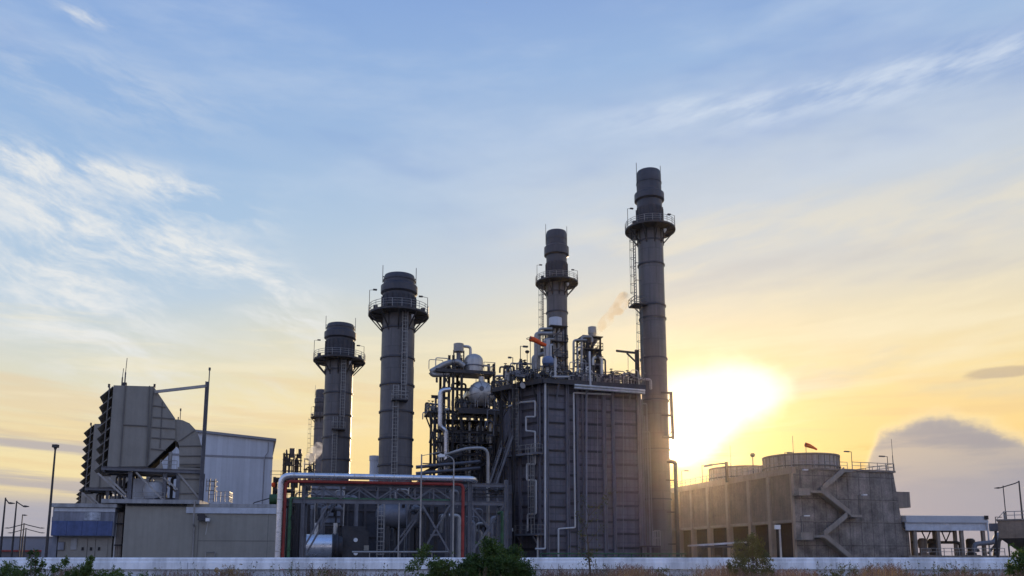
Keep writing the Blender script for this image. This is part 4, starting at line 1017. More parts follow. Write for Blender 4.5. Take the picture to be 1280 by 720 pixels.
t = thing('downcomer', 'bright silver pipe stepping down the left side of the drum frame', 'pipe', H2, G(550,560).x, -1.7, G(550,560).z)
MB(H2).tube([G(563,487,-1.9),G(550.5,488,-1.9),G(550,534,-1.9),G(557.5,538,-1.9),G(558,600,-1.9)], .44, 14, .9).build('pipe', 'silver', t)
valve_station('valve cluster on the upper platform beside the dull silver vessel', H2, 553, 590, 463, 0, zB, 9, 31, 1.6)
valve_station('valve cluster on the small side platform left of the stepping silver pipe', H2, 533, 550, 516, .3, zL, 6, 33, 2.0)
valve_station('valve cluster on the main drum platform left of the big steam drum', H2, 574, 594, 511, 0, zA, 10, 35, 3.0)
q = MB(H2).tube([G(618,511,-1),G(618,470,-1),G(640,470,-1)], .2, 8, .6); q.tube([G(622,511,-1),G(622,476,-1),G(640,476,-1)], .16, 8, .5)
single('link_pipe', q, 'pipe_grey', 'pair of pipes bridging from the drum platform to the near boiler roof', 'pipe')
# distant process frames on the skyline
for lab, x0, x1, y0, Yd, seed in (('distant process frame with a box on top, just right of the pale hall', 349, 362, 567, 175, 3), ('distant low process frame left of the farthest chimney', 363, 371, 568, 180, 7), ('distant process frame partly behind the white steam puff', 376, 388, 573, 185, 9)):
    fr = Fr(x0, Yd, 10); ua, ub = 0, fr.u(x1, 0); zt = Zp(y0, Yd)
    t = thing('distant_process_unit', lab, 'process frame', fr, ub/2, 1)
    for u in (ua, ub): MB(fr).tube([(u,0,0),(u,0,zt)], .16, 6).build('column', 'steel_dark', t)
    rg = random.Random(seed)
    for k in range(5): z = zt*(.80+.05*k); MB(fr).box(ua-.2, ub+.2, -.2, 1.4, z-.12, z).build('platform', 'steel_dark', t)
    for k in range(7): u = rg.uniform(ua, ub); MB(fr).tube([(u,.3,zt*.7),(u,.3,zt*rg.uniform(.86,1.04)),(rg.uniform(ua,ub),.3,zt*.9)], .16, 6, .3).build('pipe', 'steel_dark', t)
    MB(fr).box(ub*.55, ub*1.05, 0, 1.3, zt*.97, zt*1.05).build('box', 'steel_dark', t)

# denser pipework inside the drum boiler frame and on the roofs
def pipe_bank(label, fr, x0, x1, y0, y1, v0, v1, n, seed, zfloor=None, rs=(.07,.1,.14,.2), mats=('steel_dark','steel_grey','pipe_grey','silver_dull')):
    rg = random.Random(seed); p0 = fr.pt((x0+x1)/2, (y0+y1)/2, v0)
    t = thing('pipe_bank', label, 'pipework', fr, p0.x, v0, p0.z, group='banks of small pipes on the boilers')
    for k in range(n):
        px, py = rg.uniform(x0, x1), rg.uniform(y0, y1); v = rg.uniform(v0, v1); p = fr.pt(px, py, v); r = rg.choice(rs)
        du = rg.uniform(-3, 3); zf = zfloor if zfloor is not None else fr.pt(px, y1, v).z
        a = Vector((p.x, v, zf)); b = Vector((p.x, v, p.z)); c = Vector((p.x+du, v, p.z)); d = Vector((p.x+du, v, max(zf, p.z-rg.uniform(.6, 3))))
        MB(fr).tube([a, b, c, d], r, 7, .35).build('pipe', rg.choice(mats), t)
        if rg.random() < .5:
            q_ = c.lerp(b, .5); MB(fr).cyl(q_-Vector((.18,0,0)), q_+Vector((.18,0,0)), r*2.2, r*2.2, 9).cyl(q_, q_+Vector((0,0,.5)), .05, .05, 6).cyl(q_+Vector((0,0,.5)), q_+Vector((0,0,.56)), .24, .24, 10).build('valve', 'steel_dark', t)
pipe_bank('pipes threading the frame below the big steam drum', H2, 574, 626, 514, 575, -1.0, 3.2, 30, 101)
pipe_bank('pipes threading the left half of the drum frame', H2, 542, 574, 492, 580, -1.0, 3.2, 24, 102)
pipe_bank('pipes between the upper and main drum platforms', H2, 553, 616, 466, 508, 1.2, 4.5, 20, 103)
pipe_bank('small pipes on top of the drum frame around the pale silencer drum', H2, 553, 600, 448, 462, -.5, 3, 12, 104)
pipe_bank('dense pipes filling the notch between the drum frame and the near boiler', H2, 618, 640, 474, 560, 0, 4, 22, 105)
pipe_bank('dense small pipes along the left roof edge of the near boiler', HR, 634, 684, 452, 470, 1.5, 8, 22, 106, ZR)
pipe_bank('dense small pipes around the feet of the two roof towers', HR, 684, 755, 446, 474, .2, 4, 26, 107, ZR)
pipe_bank('low small pipes on the right half of the near boiler roof', HR, 752, 800, 464, 476, .2, 4, 20, 108, ZR)
pl = zA
for y in (525, 553): 
    z = Zp(y, 138); m_ = MB(H2).box(G(541,690,-1).x, G(618,690,-1).x, -1.4, 3.6, z-.14, z); m_ = m_.build('service_platform', 'steel_dark', TBOIL2)
    MB(H2).rail([(G(541,690,-1).x,-1.35,z),(G(618,690,-1).x,-1.35,z)], 1.1, 1.2, .04).build('railing', 'rail_dark', m_)

pipe_bank('dark pipes and struts under the left overhang of the near boiler roof', H2, 612, 650, 478, 545, -6, -2, 16, 110, None, (.06,.1,.14), ('steel_dark','steel_grey'))
pipe_bank('dense thin pipes and posts along the front edge of the near boiler roof', HR, 690, 800, 462, 474, -.6, .1, 22, 111, ZR, (.05,.08,.11))
# ------------------------------------------------------------------ pipe rack in front
RK = Fr(350, 77, 11)
R = lambda px, py, v=0: RK.pt(px, py, v)
t = thing('pipe_rack', 'long grey steel pipe rack with truss and cross bracing behind the white wall', 'pipe rack', RK, 9, 1)
zT, zM = R(376,605).z, R(376,625).z
for px, w, top in ((376.5,.32,602),(564.5,.34,603),(587,.40,601),(632.5,.36,600)):
    for v in (0, 4.5):
        u = R(px,690).x; MB(RK).ibeam((u,v,0),(u,v,R(px,top).z), w, w).build('column', 'steel_grey', t)
def beam(px0, px1, y, h, v=0, m='steel_grey', w=.25):
    a = R(px0,y,v); b = R(px1,690,v); MB(RK).ibeam((a.x,v,a.z),(b.x,v,a.z), w, h).build('beam', m, t)
for v in (0, 4.5):
    beam(374, 566, 605.5, .26, v); beam(366, 634, 626, .42, v); beam(585, 634, 606, .36, v)
for px in (376.5, 423, 470, 517, 564.5, 587, 632.5):
    u = R(px,690).x; MB(RK).ibeam((u,.1,zT),(u,4.4,zT), .2, .24).build('cross_beam', 'steel_grey', t); MB(RK).ibeam((u,.1,zM),(u,4.4,zM), .2, .3).build('cross_beam', 'steel_grey', t)
xs = [376.5+ (564.5-376.5)*k/8 for k in range(9)]
for k, (a, b) in enumerate(zip(xs, xs[1:])):
    ua, ub = R(a,690).x, R(b,690).x
    for v in (0, 4.5):
        p, q = ((ua,v,zM+.2),(ub,v,zT-.12)) if k%2 == 0 else ((ua,v,zT-.12),(ub,v,zM+.2))
        MB(RK).beam(p, q, .13).build('truss_web', 'steel_grey', t)
        if k: MB(RK).beam((ua,v,zM+.2),(ua,v,zT-.12), .12).build('truss_web', 'steel_grey', t)
for (x0,y0,x1,y1,v) in ((527,630,563,692,0),(563,630,527,692,0),(590,635,612,660,0),(612,660,590,690,0),(590,632,630,690,4.5),(630,632,590,690,4.5),(380,684,412,628,.3),(384,690,418,630,4.2),(500,672,528,634,4.5),(492,690,520,650,2)):
    MB(RK).beam(R(x0,y0,v), R(x1,y1,v), .17).build('brace', 'steel_grey', t)
for px in (537.5, 548): u = R(px,690).x; MB(RK).ibeam((u,3,0),(u,3,zM-.3), .4, .4).build('column', 'steel_dark', t)
MB(RK).beam(R(538,669,1), R(550,668,1), .2).build('brace', 'steel_grey', t)
u = R(587,690).x; 
q = MB(RK)
for y in (612, 617, 621): q.tube([R(590,y,1),R(630,y+.2,1)], .07, 6)
for k in range(4): px = 594+10*k; q.tube([R(px,625,1),R(px,611,1)], .05, 6)
for k in range(5): p = R(612+4*k,616+k%3*2,1.2); q.cyl(p, p+Vector((0,0,.5)), .16,.16,8)
q.build('cable_tray', 'steel_dark', t)
# pipes on the rack
def rackpipe(name, label, m, r, pts, n=14, bend=.9, extra=None):
    p = pts[0]; t2 = thing(name, label, 'pipe', RK, p.x, p.y)
    MB(RK).tube(pts, r, n, bend).build('pipe_run', m, t2)
    return t2
def joints(t2, r, m, ps):
    for a, d in ps:
        a = Vector(a); d = Vector(d); MB(RK).cyl(a-d*.05, a+d*.05, r, r, 14).build('joint_band', m, t2)
a, b, c = R(351.5,697,-.7), R(351.5,594,-.7), R(592,598.2,-.7); a.x = b.x; c.z = b.z; a.z = 0
t2 = rackpipe('silver_pipe', 'fat shiny silver pipe rising at the left and running along the rack top', 'silver', .285, [a, b, c, c+Vector((.5,2.5,0))], 16)
joints(t2, .30, 'silver_dull', [((a.x,a.y,z),(0,0,1)) for z in (2.4,4.2,6,7.3)] + [((b.x+1.2+1.9*k,b.y,b.z),(1,0,0)) for k in range(9)])
a, b, c = R(357.2,697,-.55), R(357.2,601.5,-.55), R(579,603.3,-.55); a.x = b.x; c.z = b.z; a.z = 0; d = Vector((c.x, c.y, 0))
t2 = rackpipe('red_pipe', 'red fire pipe running under the fat silver pipe and down at both ends', 'red', .155, [a, b, c, d], 14, .5)
joints(t2, .19, 'red', [((b.x+3+3*k,b.y,b.z),(1,0,0)) for k in range(5)] + [((c.x,c.y,z),(0,0,1)) for z in (2.5,5)])
a, b, c = R(363.3,697,-.45), R(363.3,622.5,-.45), R(566,623.6,-.45); a.x = b.x; c.z = b.z; a.z = 0
t2 = rackpipe('green_pipe', 'dull green pipe rising right of the red pipe and along the lower rack beam', 'green', .15, [a, b, b+Vector((0,.62,0)), Vector((c.x,b.y+.62,b.z))], 14, .5)
joints(t2, .24, 'green', [((a.x,a.y,z),(0,0,1)) for z in (2.6,4.6)])
p = R(365.5,650,-.6); MB(RK).cyl(p, p+Vector((0,0,.45)), .13, .13, 8).build('valve', 'dark', t2)
a = R(627.5,690,2); rackpipe('green_riser', 'short upright green pipe right of the red pipe end, in front of the boiler stairs', 'green', .17, [Vector((a.x,2,0)), R(627.5,640,2), R(627.5,640,2)+Vector((0,2,0))], 12, .3)
a = R(610,690,5.5); rackpipe('hooked_pipe', 'pale pipe with a rounded hook at the top, right end of the rack', 'pipe_grey', .16, [Vector((a.x,5.5,0)), R(610,559.5,5.5), R(584,560.5,5.5), R(574,563,5.5), R(556,569,7)], 14, 1.0)
q = MB(RK).tube([R(440,690,1.5)-Vector((0,0,.0)), R(566,690,1.5)], .1, 8); 
for px in (462,500,540): p = R(px,690,1.5); q.tube([p, (p.x,p.y,0)], .05, 6)
single('ground_pipe', q, 'pipe_grey', 'thin pale pipe running low behind the wall under the rack', 'pipe')
p = R(497.8,690,-.3); single('drop_pipe', MB(RK).tube([(p.x,-.3,0),(p.x,-.3,zM-.2)], .07, 8).cyl((p.x,-.3,0),(p.x,-.3,.3),.14,.14,8), 'pipe_grey', 'thin upright pale pipe under the middle of the rack', 'pipe')
# ------------------------------------------------------------------ turbine exhaust and machines behind the rack
TX = Fr(380, 92, 14); X_ = lambda px, py, v=0: TX.pt(px, py, v)
t = thing('lube_skid', 'shiny horizontal silver drum with round flanges behind the left end of the rack', 'drum', TX, 1.5, 0)
a, b = X_(378.5,683,0), X_(415,683,0); zc = Zp(684,92); r = 1.48
MB(TX).cyl((a.x,0,zc),(b.x,0,zc), r, r, 34).build('drum_shell', 'silver', t)
for k, (px, rr, w) in enumerate(((415.6,1.6,.18),(418.5,1.45,.3),(421,1.62,.16),(425,1.3,.5))):
    u = X_(px,683).x; MB(TX).cyl((u-w/2,0,zc),(u+w/2,0,zc), rr, rr, 30).build('flange', 'steel_dark', t)
for px in (386, 406): u = X_(px,690).x; MB(TX).box(u-.2,u+.2,-1,1,0,zc-r*.86).build('saddle', 'steel_dark', t)
for px in (395, 419): u = X_(px,670).x; MB(TX).cyl((u,.3,zc+r-.2),(u,.3,zc+r+1.3), .26, .26, 14).build('nozzle', 'silver_dull', t)
t = thing('gear_box', 'dark steel machine casing with two pale round covers right of the silver drum', 'machine', TX, X_(443,690).x, 0)
a, b = X_(428,663,-.6), X_(461,663,-.6)
MB(TX).box(a.x, b.x, -.6, 4, 0, a.z).box(a.x+.003, b.x-.4, -.55, 3.5, a.z+.003, a.z+.5).build('casing', 'steel_dark', t)
for y in (675, 691.5): p = X_(444.5,y,-.6); MB(TX).cyl((p.x,-.72,p.z),(p.x,-.603,p.z), .24, .24, 18).build('round_cover', 'lampwhite', t)
p = X_(458,685,-.6); MB(TX).box(p.x-.3,p.x+.25,-.95,-.602,p.z-.3,p.z+.3).build('control_box', 'beige', t)
t = thing('exhaust_duct', 'big grey ribbed exhaust duct box under the shorter wide chimney', 'exhaust duct', TX, X_(408,690,9).x, 9)
a, b = X_(386,690,9), X_(429,690,9); z0, z1 = X_(400,657,9).z, X_(400,606,9).z
MB(TX).box(a.x, b.x, 9, 16, z0, z1).build('duct', 'bluegrey', t)
for k in range(6): z = z0+(z1-z0)*(k+.3)/6; MB(TX).box(a.x-.05, b.x+.05, 8.85, 8.997, z, z+.12).build('rib', 'steel_dark', t)
for px in (388, 427): u = X_(px,690,9).x; MB(TX).box(u-.25,u+.25,9.2,9.7,0,z0-.002).build('leg', 'steel_dark', t)
t = thing('access_ladder', 'upright grey caged ladder behind the middle of the rack', 'ladder', TX, X_(475,690,1).x, 1)
p = X_(475,690,1); la = MB(TX).ladder((p.x,1,0), 0, X_(475,628,1).z, (0,-1), .7, .06).build('rails', 'pipe_grey', t); MB(TX).cage((p.x,1,0), 2.2, X_(475,630,1).z, (0,-1), .5).build('hoops', 'pipe_grey', t)
t = thing('turbine_enclosure', 'dark windowless machine enclosure filling the space behind the rack', 'building', TX, X_(510,690,14).x, 18)
a, b = X_(430,690,13), X_(640,690,13)
MB(TX).box(a.x, b.x, 13, 24, 0, X_(500,603,13).z).build('wall', 'shell_band', t)
for px in (455, 490, 525, 560, 595): u = X_(px,690,13).x; MB(TX).box(u-.18,u+.18,12.8,12.998,0,X_(500,603,13).z-.01).build('post', 'casing_rib', t)
for y in (672, 640, 615): z = X_(500,y,13).z; MB(TX).box(a.x, b.x, 12.85, 12.996, z, z+.3).build('girt', 'casing_rib', t)
t = thing('horizontal_vessel', 'dark round ended vessel lying behind the rack below the taller wide chimney', 'vessel', TX, X_(498,690,6).x, 6)
a, b = X_(478,645,6), X_(520,645,6); r = 1.5
pr = [(0,-.9),(r*.55,-.75),(r*.87,-.4),(r,0)]; L_ = b.x-a.x; pr += [(r,L_)] + [(q_[0], L_-q_[1]) for q_ in reversed(pr[:3])]
n = 28; vs = [(a.x+d, 6+rr*cos(2*pi*j/n), a.z+rr*sin(2*pi*j/n)) for rr, d in pr for j in range(n)]
MB(TX).add(vs, [(i*n+j,i*n+(j+1)%n,(i+1)*n+(j+1)%n,(i+1)*n+j) for i in range(len(pr)-1) for j in range(n)]).build('shell', 'steel_grey', t)
for u in (a.x+.6, b.x-.6): MB(TX).box(u-.25,u+.25,5.2,6.8,0,a.z-r*.8).build('saddle', 'steel_dark', t)
rg = random.Random(11)
for j, (lab, x0, x1, y, v) in enumerate((('tangle of dark pipes and valves behind the left bay of the rack truss',388,460,622,4),('tangle of dark pipes and valves behind the right bay of the rack truss',480,560,622,5),('low tangle of dark pipes and valves under the right bays of the rack',570,630,650,5))):
    p0 = X_((x0+x1)/2,690,v); t = thing('pipe_tangle', lab, 'pipes', TX, p0.x, v, 0, group='pipe tangles behind the rack')
    for k in range(11):
        px = rg.uniform(x0,x1); py = y+rg.uniform(-15,16); p = X_(px,py,v+rg.uniform(-1,2)); du = rg.uniform(-2.5,2.5); r = rg.choice((.08,.12,.2,.26))
        MB(TX).tube([(p.x,p.y,0),p,p+Vector((du,0,0)),p+Vector((du,1,-2))], r, 8, .5).build('pipe', rg.choice(('steel_dark','steel_grey','pipe_grey')), t)
        if k%3 == 0:
            c = p+Vector((du*.5,0,0)); MB(TX).cyl(c-Vector((.25,0,0)), c+Vector((.25,0,0)), r*2, r*2, 12).build('valve', 'steel_dark', t)
# skyline clutter between the wide chimney and the drum boiler
t = thing('pipe_bridge', 'dark pipe bridge sloping up from the wide chimney to the drum frame', 'pipe bridge', H2, G(540,575).x, -3, G(540,575).z-8)
MB(H2).beam(G(522,596,-3), G(577,566,-3), .5, .7).build('girder', 'steel_dark', t)
for y in (580, 588): MB(H2).tube([G(520,y+4,-3.6), G(600,y-3,-3.6)], .3, 10).build('pipe', 'steel_grey', t)
MB(H2).ibeam(G(524,602,-3), G(634,572,-3)-Vector((0,0,0)), .3, .5).build('girder', 'steel_dark', t)
u0, u1_ = G(523,690,-3).x, G(600,690,-3).x; z0 = G(560,600,-3).z
MB(H2).box(u0, u1_, -2.5, 3, 0, z0).build('enclosure', 'steel_dark', t); MB(H2).rail([(u0,-2.5,z0),(u1_,-2.5,z0)], 1.2, 1.3, .05).build('railing', 'rail_dark', t)
# lamp poles in front of the rack
LP = Fr(525, 68, 0)
p = kx(524.8)*68; fr = Fr(524.8,68,0)
t = thing('lamp_pole', 'straight pale pole without a lamp, left of the curved rack lamp', 'pole', fr)
zt = Zp(568,68); MB(fr).cyl((0,0,0),(0,0,zt), .085, .06, 10).build('pole', 'pipe_grey', t); MB(fr).beam((0,0,zt-.12),(1.6,.2,zt+.25), .05).build('arm', 'pipe_grey', t); MB(fr).cyl((0,0,0),(0,0,.3), .16,.14,10).build('base', 'steel_dark', t)
fr = Fr(566, 68, 0); t = thing('street_lamp', 'pale lamp pole with a curved arm and white head in front of the rack', 'street lamp', fr)
zt = Zp(576,68); hx, hz = (551.5-567)*.068, Zp(570,68)
MB(fr).cyl((0,0,0),(0,0,zt), .085, .055, 10).build('pole', 'pipe_grey', t)
MB(fr).tube([(0,0,zt-.1),(-.1,0,zt+.2),(-.5,0,zt+.45),(hx+.15,0,hz+.05)], .045, 8, .2).build('arm', 'pipe_grey', t)
MB(fr).prism([(hx+.3,hz-.08),(hx+.3,hz+.1),(hx-.1,hz+.2),(hx-.38,hz+.05),(hx-.2,hz-.12)], -.14, .14).build('lamp_head', 'lampwhite', t); MB(fr).cyl((0,0,0),(0,0,.3), .16,.14,10).build('base', 'steel_dark', t)

TB = Fr(345, 128, 10); ua, ub = 0, TB.u(434, 0); z = Zp(624, 128)
t = thing('transformer_bay', 'dark grey ribbed equipment enclosure seen behind the red and green risers', 'enclosure', TB, ub/2, 0)
MB(TB).box(0, ub, 0, 8, 0, z).build('wall', 'steel_dark', t); MB(TB).box(-.2, ub+.2, -.2, 8.2, z+.002, z+.25).build('roof_edge', 'steel_grey', t)
for k in range(12): u = .3+k*(ub-.6)/11; MB(TB).box(u-.1, u+.1, -.15, -.003, 0, z-.05).build('rib', 'casing_rib', t)
MB(TB).rail([(0,-.1,z+.25),(ub,-.1,z+.25)], 1.1, 1.4, .04).build('railing', 'rail_dark', t)
# ------------------------------------------------------------------ cooling tower block (right)
CF = Fr(997, 140, 17)
C = lambda px, py, v=0: CF.pt(px, py, v)
Cs = lambda px, py, u=0: CF.pv(px, py, u)
zr = Zp(584.5, 140); uT, uM, uB = C(1116,588).x, C(1127,651).x, C(1140,697).x
zM_ = C(1128,652).z; VE = Cs(836,690).y; zO = Zp(650,140)
t = thing('cooling_tower', 'long stained concrete cooling tower block with zigzag stairs, right of the sun', 'cooling tower', CF, uM/2, VE/2)
MB(CF).prism([(.02,-.3),(uM,-.3),(uM,zM_),(uT,zr),(.02,zr)], 0, .5).build('end_wall', 'concrete_form', t)
bs = MB(CF).prism([(uM+.004,-.3),(uB,-.3),(uB-.25,zM_-.3),(uM+.004,zM_-.3)], .1, 22)
bs.prism([(uM-.3,zM_-.25),(uM+1.0,zM_-.25),(uM+.8,zM_+.75),(uM-.3,zM_+.75)], .4, 22); bs.build('basin_wall', 'concrete_form', t)
MB(CF).prism([(.55,zO-.4),(uM-.2,zO-.4),(uM-.1,zM_),(uT-.05,zr-.02),(.55,zr-.02)], .502, VE).build('core', 'concrete', t)
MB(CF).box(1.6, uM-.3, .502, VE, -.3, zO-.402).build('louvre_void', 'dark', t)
MB(CF).box(.02, .548, .52, VE, zO, zr-.9).build('side_wall', 'concrete', t)
MB(CF).box(-.25, .58, -.12, VE+.1, zr-1.0, zr+.12).build('roof_beam', 'pilaster_concrete', t)
MB(CF).box(-.15, .5, .3, VE, zO-.35, zO+.12).build('lintel', 'pilaster_concrete', t)
MB(CF).box(.55, uT+.35, -.28, VE, zr-.25, zr+.124).build('roof_slab', 'concrete_edge', t)
for px, w in ((838,2.6),(849.5,.8),(866,.7),(886.5,.75),(911,.85),(938.5,.85),(963.5,.85),(994.5,1.3)):
    v = Cs(px,640).y; MB(CF).box(-.42, .6, max(.002,v-w/2), v+w/2, -.3, zr-1.002).build('pilaster', 'pilaster_concrete', t)
MB(CF).box(-.05, 1.58, .6, VE, -.3, 1.9).build('basin_kerb', 'concrete', t)
for y, x1 in ((588,1116),(652,1128),(625,1122)):
    z = Zp(y+0,CF.Y(8,0)); MB(CF).box(.05, C(x1,y).x-.1, -.035, -.002, z-.06, z+.06).build('pour_line', 'concrete_edge', t)
a, b = C(1117,634,3), C(1137,615,3); MB(CF).box(a.x, b.x, 3, 8, a.z, b.z).build('side_box', 'concrete_edge', t)
# stairs: solid parapets
def flight(x0, y0, x1, y1):
    p, q = C(x0,y0,-1.5), C(x1,y1,-1.5)
    if p.x > q.x: p, q = q, p
    f = MB(CF).prism([(p.x,p.z-.25),(q.x,q.z-.25),(q.x,q.z+.75),(p.x,p.z+.75)], -1.62, -1.45)
    f.prism([(p.x,p.z-.30),(q.x,q.z-.30),(q.x,q.z-.05),(p.x,p.z-.05)], -1.448, -.01)
    n = 12
    for k in range(n):
        s = p.lerp(q, (k+.5)/n); w = (q.x-p.x)/n/2; f.box(s.x-w, s.x+w, -1.446, -.02, s.z-.12, s.z+.1)
    f.build('stair_flight', 'stair_concrete', t)
def landing(x0, x1, y, full=True):
    a, b = C(x0,y,-1.5), C(x1,y,-1.5); f = MB(CF).box(a.x, b.x, -1.44, -.01, a.z-.3, a.z-.05)
    f.box(a.x, b.x, -1.64, -1.442, a.z-.32, a.z+(.95 if full else .1)); f.build('landing', 'stair_concrete', t)
landing(1054, 1066, 588, False); flight(1028,612,1055,589); landing(998,1012.5,617); landing(1012.6,1027.5,613.5,False); flight(1026,613.5,1063,643); landing(1063.2,1077,644,False)
flight(1030,669,1059,645); landing(1001,1016,672.5); landing(1016.2,1031,669.5,False); flight(1029.5,669.5,1066,700)
for px, y in ((998.5,588),(1000.5,645),(1072,619)):
    p, q = C(px,y), C(px+3,y+.6); f = MB(CF).tube([(p.x,-.15,p.z-3.2),(p.x,-.15,p.z),(p.x+.4,-1.0,p.z)], .05, 6); f.build('lamp_stem', 'rail_dark', t)
    MB(CF).box(p.x+.1, p.x+1.0, -1.3, -.8, p.z-.1, p.z+.1).build('wall_lamp', 'lampwhite', t)
# guard rails on the roof
rl = MB(CF)
rl.rail([(-.1,VE,zr+.12),(-.1,.2,zr+.12)], 1.25, 2.2, .05); rl.build('side_railing', 'rail', t)
MB(CF).rail([(C(1065,588).x,-.15,zr+.12),(uT+.2,-.15,zr+.12),(uT+.2,20,zr+.12)], 1.3, 1.9, .05).build('end_railing', 'rail', t)
MB(CF).rail([(-.05,.1,zr+.12),(C(1060,588).x,.1,zr+.12)], 1.25, 2.2, .04).build('end_railing', 'rail', t)
# fan stacks
def fan(label, v, r, u=9.6):
    t2 = thing('fan_cylinder', label, 'fan stack', CF, u, v, zr+.13, group='fan cylinders of the cooling tower')
    h = Zp(569, CF.Y(u,10)) - zr - .5
    MB(CF).lathe([(r*1.0,0),(r*.985,h*.5),(r*1.0,h),(r*.97,h),(r*.955,h*.5),(r*.97,0)], (u,v,zr+.13), 56).build('drum_wall', 'drum', t2)
    MB(CF).lathe([(r*1.0+.003,h-.35),(r*1.02,h-.35),(r*1.02,h+.02),(r*1.0+.003,h+.02)], (u,v,zr+.13), 56).build('top_ring', 'concrete_edge', t2)
    q = MB(CF)
    for k in range(36): a = 2*pi*k/36; q.beam((u+r*1.0*cos(a),v+r*1.0*sin(a),zr+.14),(u+r*1.003*cos(a),v+r*1.003*sin(a),zr+.1+h),.1,.1)
    q.build('stave_ribs', 'concrete_edge', t2)
    MB(CF).lathe([(r*1.0,h*.30),(r*1.03,h*.30),(r*1.03,h*.36),(r*1.0,h*.36)], (u,v,zr+.13), 56).build('hoop', 'rail_dark', t2)
    MB(CF).cyl((u,v,zr+.2),(u,v,zr+h*.5),.8,.6,16).build('fan_hub', 'steel_dark', t2)
    for k in range(6):
        a = 2*pi*k/6; MB(CF).beam((u+.5*cos(a),v+.5*sin(a),zr+h*.45),(u+r*.93*cos(a),v+r*.93*sin(a),zr+h*.45),.7,.06).build('fan_blade', 'steel_grey', t2)
fan('nearer round fan cylinder on the cooling tower roof, below the small windsock', 10.5, 6.95)
fan('farther round fan cylinder at the left of the cooling tower roof', 31, 6.6)
# roof furniture
def roof_rod(px, y0, y1, v, label):
    p, q = C(px,y0,v), C(px,y1,v); z0 = zr+.13
    f = MB(CF).tube([(p.x,v,z0),(p.x,v,(z0+q.z)/2)], .075, 6).tube([(p.x,v,(z0+q.z)/2),(p.x,v,q.z)], .04, 6)
    single('lightning_rod', f, 'rail_dark', label, 'lightning rod', 'lightning rods on the cooling tower')
roof_rod(993, 590, 545, .6, 'lightning rod on the cooling tower left of the small windsock')
roof_rod(1117, 588, 549, 1.5, 'lightning rod at the right end of the cooling tower roof')
roof_rod(914, 590, 557, 25, 'lightning rod behind the far fan cylinder of the cooling tower')
g_ = 'floodlight posts on the cooling tower roof'
zk = zr + .13
roof_lamp(CF, 981, 565.5, 1.5, zk, 'lamp post in front of the near fan cylinder, left of the windsock', 1.2, group=g_)
roof_lamp(CF, 1064, 564.5, .8, zk, 'lamp post at the right edge of the near fan cylinder, head turned left', -1.2, group=g_)
roof_lamp(CF, 1109, 570.5, .8, zk, 'lamp post near the right end of the cooling tower roof', -1.4, group=g_)
def side_lamp(px, py, label, dx=-1):
    v = Cs(px,600).y; p = Cs(px,py,.3); v = p.y
    t2 = thing('lamp_post', label, 'lamp post', CF, .3, v, zk, group=g_)
    MB(CF).tube([(.3,v,zk),(.3,v,p.z)], .08, 8).build('post', 'steel_dark', t2)
    MB(CF).beam((.3-.05*dx,v,p.z),(.3+dx*1.4,v,p.z+.05), .1).build('arm', 'steel_dark', t2); MB(CF).box(.3+dx*.7,.3+dx*1.7,v-.2,v+.2,p.z-.08,p.z+.16).build('lamp_head', 'steel_dark', t2)
side_lamp(877.5, 582, 'lamp post on the left roof edge of the cooling tower, second from the sun', 1)
side_lamp(852, 588.5, 'lamp post on the cooling tower roof closest to the sun', 1)
p = C(941,575,16); t2 = thing('beacon_post', 'post with a dark round beacon beside the near fan cylinder', 'beacon', CF, p.x, 16, zk)
MB(CF).tube([(p.x,16,zk),(p.x,16,C(941,568,16).z)], .09, 8).build('post', 'rail_dark', t2); MB(CF).lathe([(0,-.5),(.36,-.4),(.5,0),(.3,.3),(0,.34)], (p.x,16,C(941,568.5,16).z), 14).build('beacon', 'steel_dark', t2)
v = Cs(909,598,-.6).y; t2 = thing('bracket_lamp', 'stout bracket lamp on the cooling tower side wall with its arm pointing left', 'lamp', CF, -.6, v, Cs(909,600,-.6).z)
z0, z1 = Cs(908.5,603,-.6).z, Cs(908.5,577.5,-.6).z; MB(CF).box(-.85,-.45,v-.25,v+.25,z0,z1).build('post', 'steel_dark', t2)
MB(CF).beam((-.6,v,z1-.2),(-.6,Cs(889,579,-.6).y,z1+.1), .3, .25).build('arm', 'steel_dark', t2)
a = Cs(889,579,-.6).y; MB(CF).box(-.9,-.3,a-.2,a+2.6,z1-.1,z1+.25).build('lamp_head', 'rail_dark', t2)
p = C(1007,572,4); t2 = thing('windsock', 'small orange windsock flying over the near fan cylinder', 'windsock', CF, p.x, 2.2, zk)
q = C(1007,553,2.2); MB(CF).tube([(q.x,2.2,zk),(q.x,2.2,q.z)], .05, 6).build('pole', 'rail_dark', t2)
sk = [C(*w, 2.1) for w in ((1007.2,556),(1011,557),(1016,559.3),(1021,561.8))]; rr = (.42,.38,.28,.16); f = MB(CF)
for i in range(3): f.cyl(sk[i], sk[i+1], rr[i], rr[i+1], 14, cap=False)
f.build('sock', 'orange', t2)
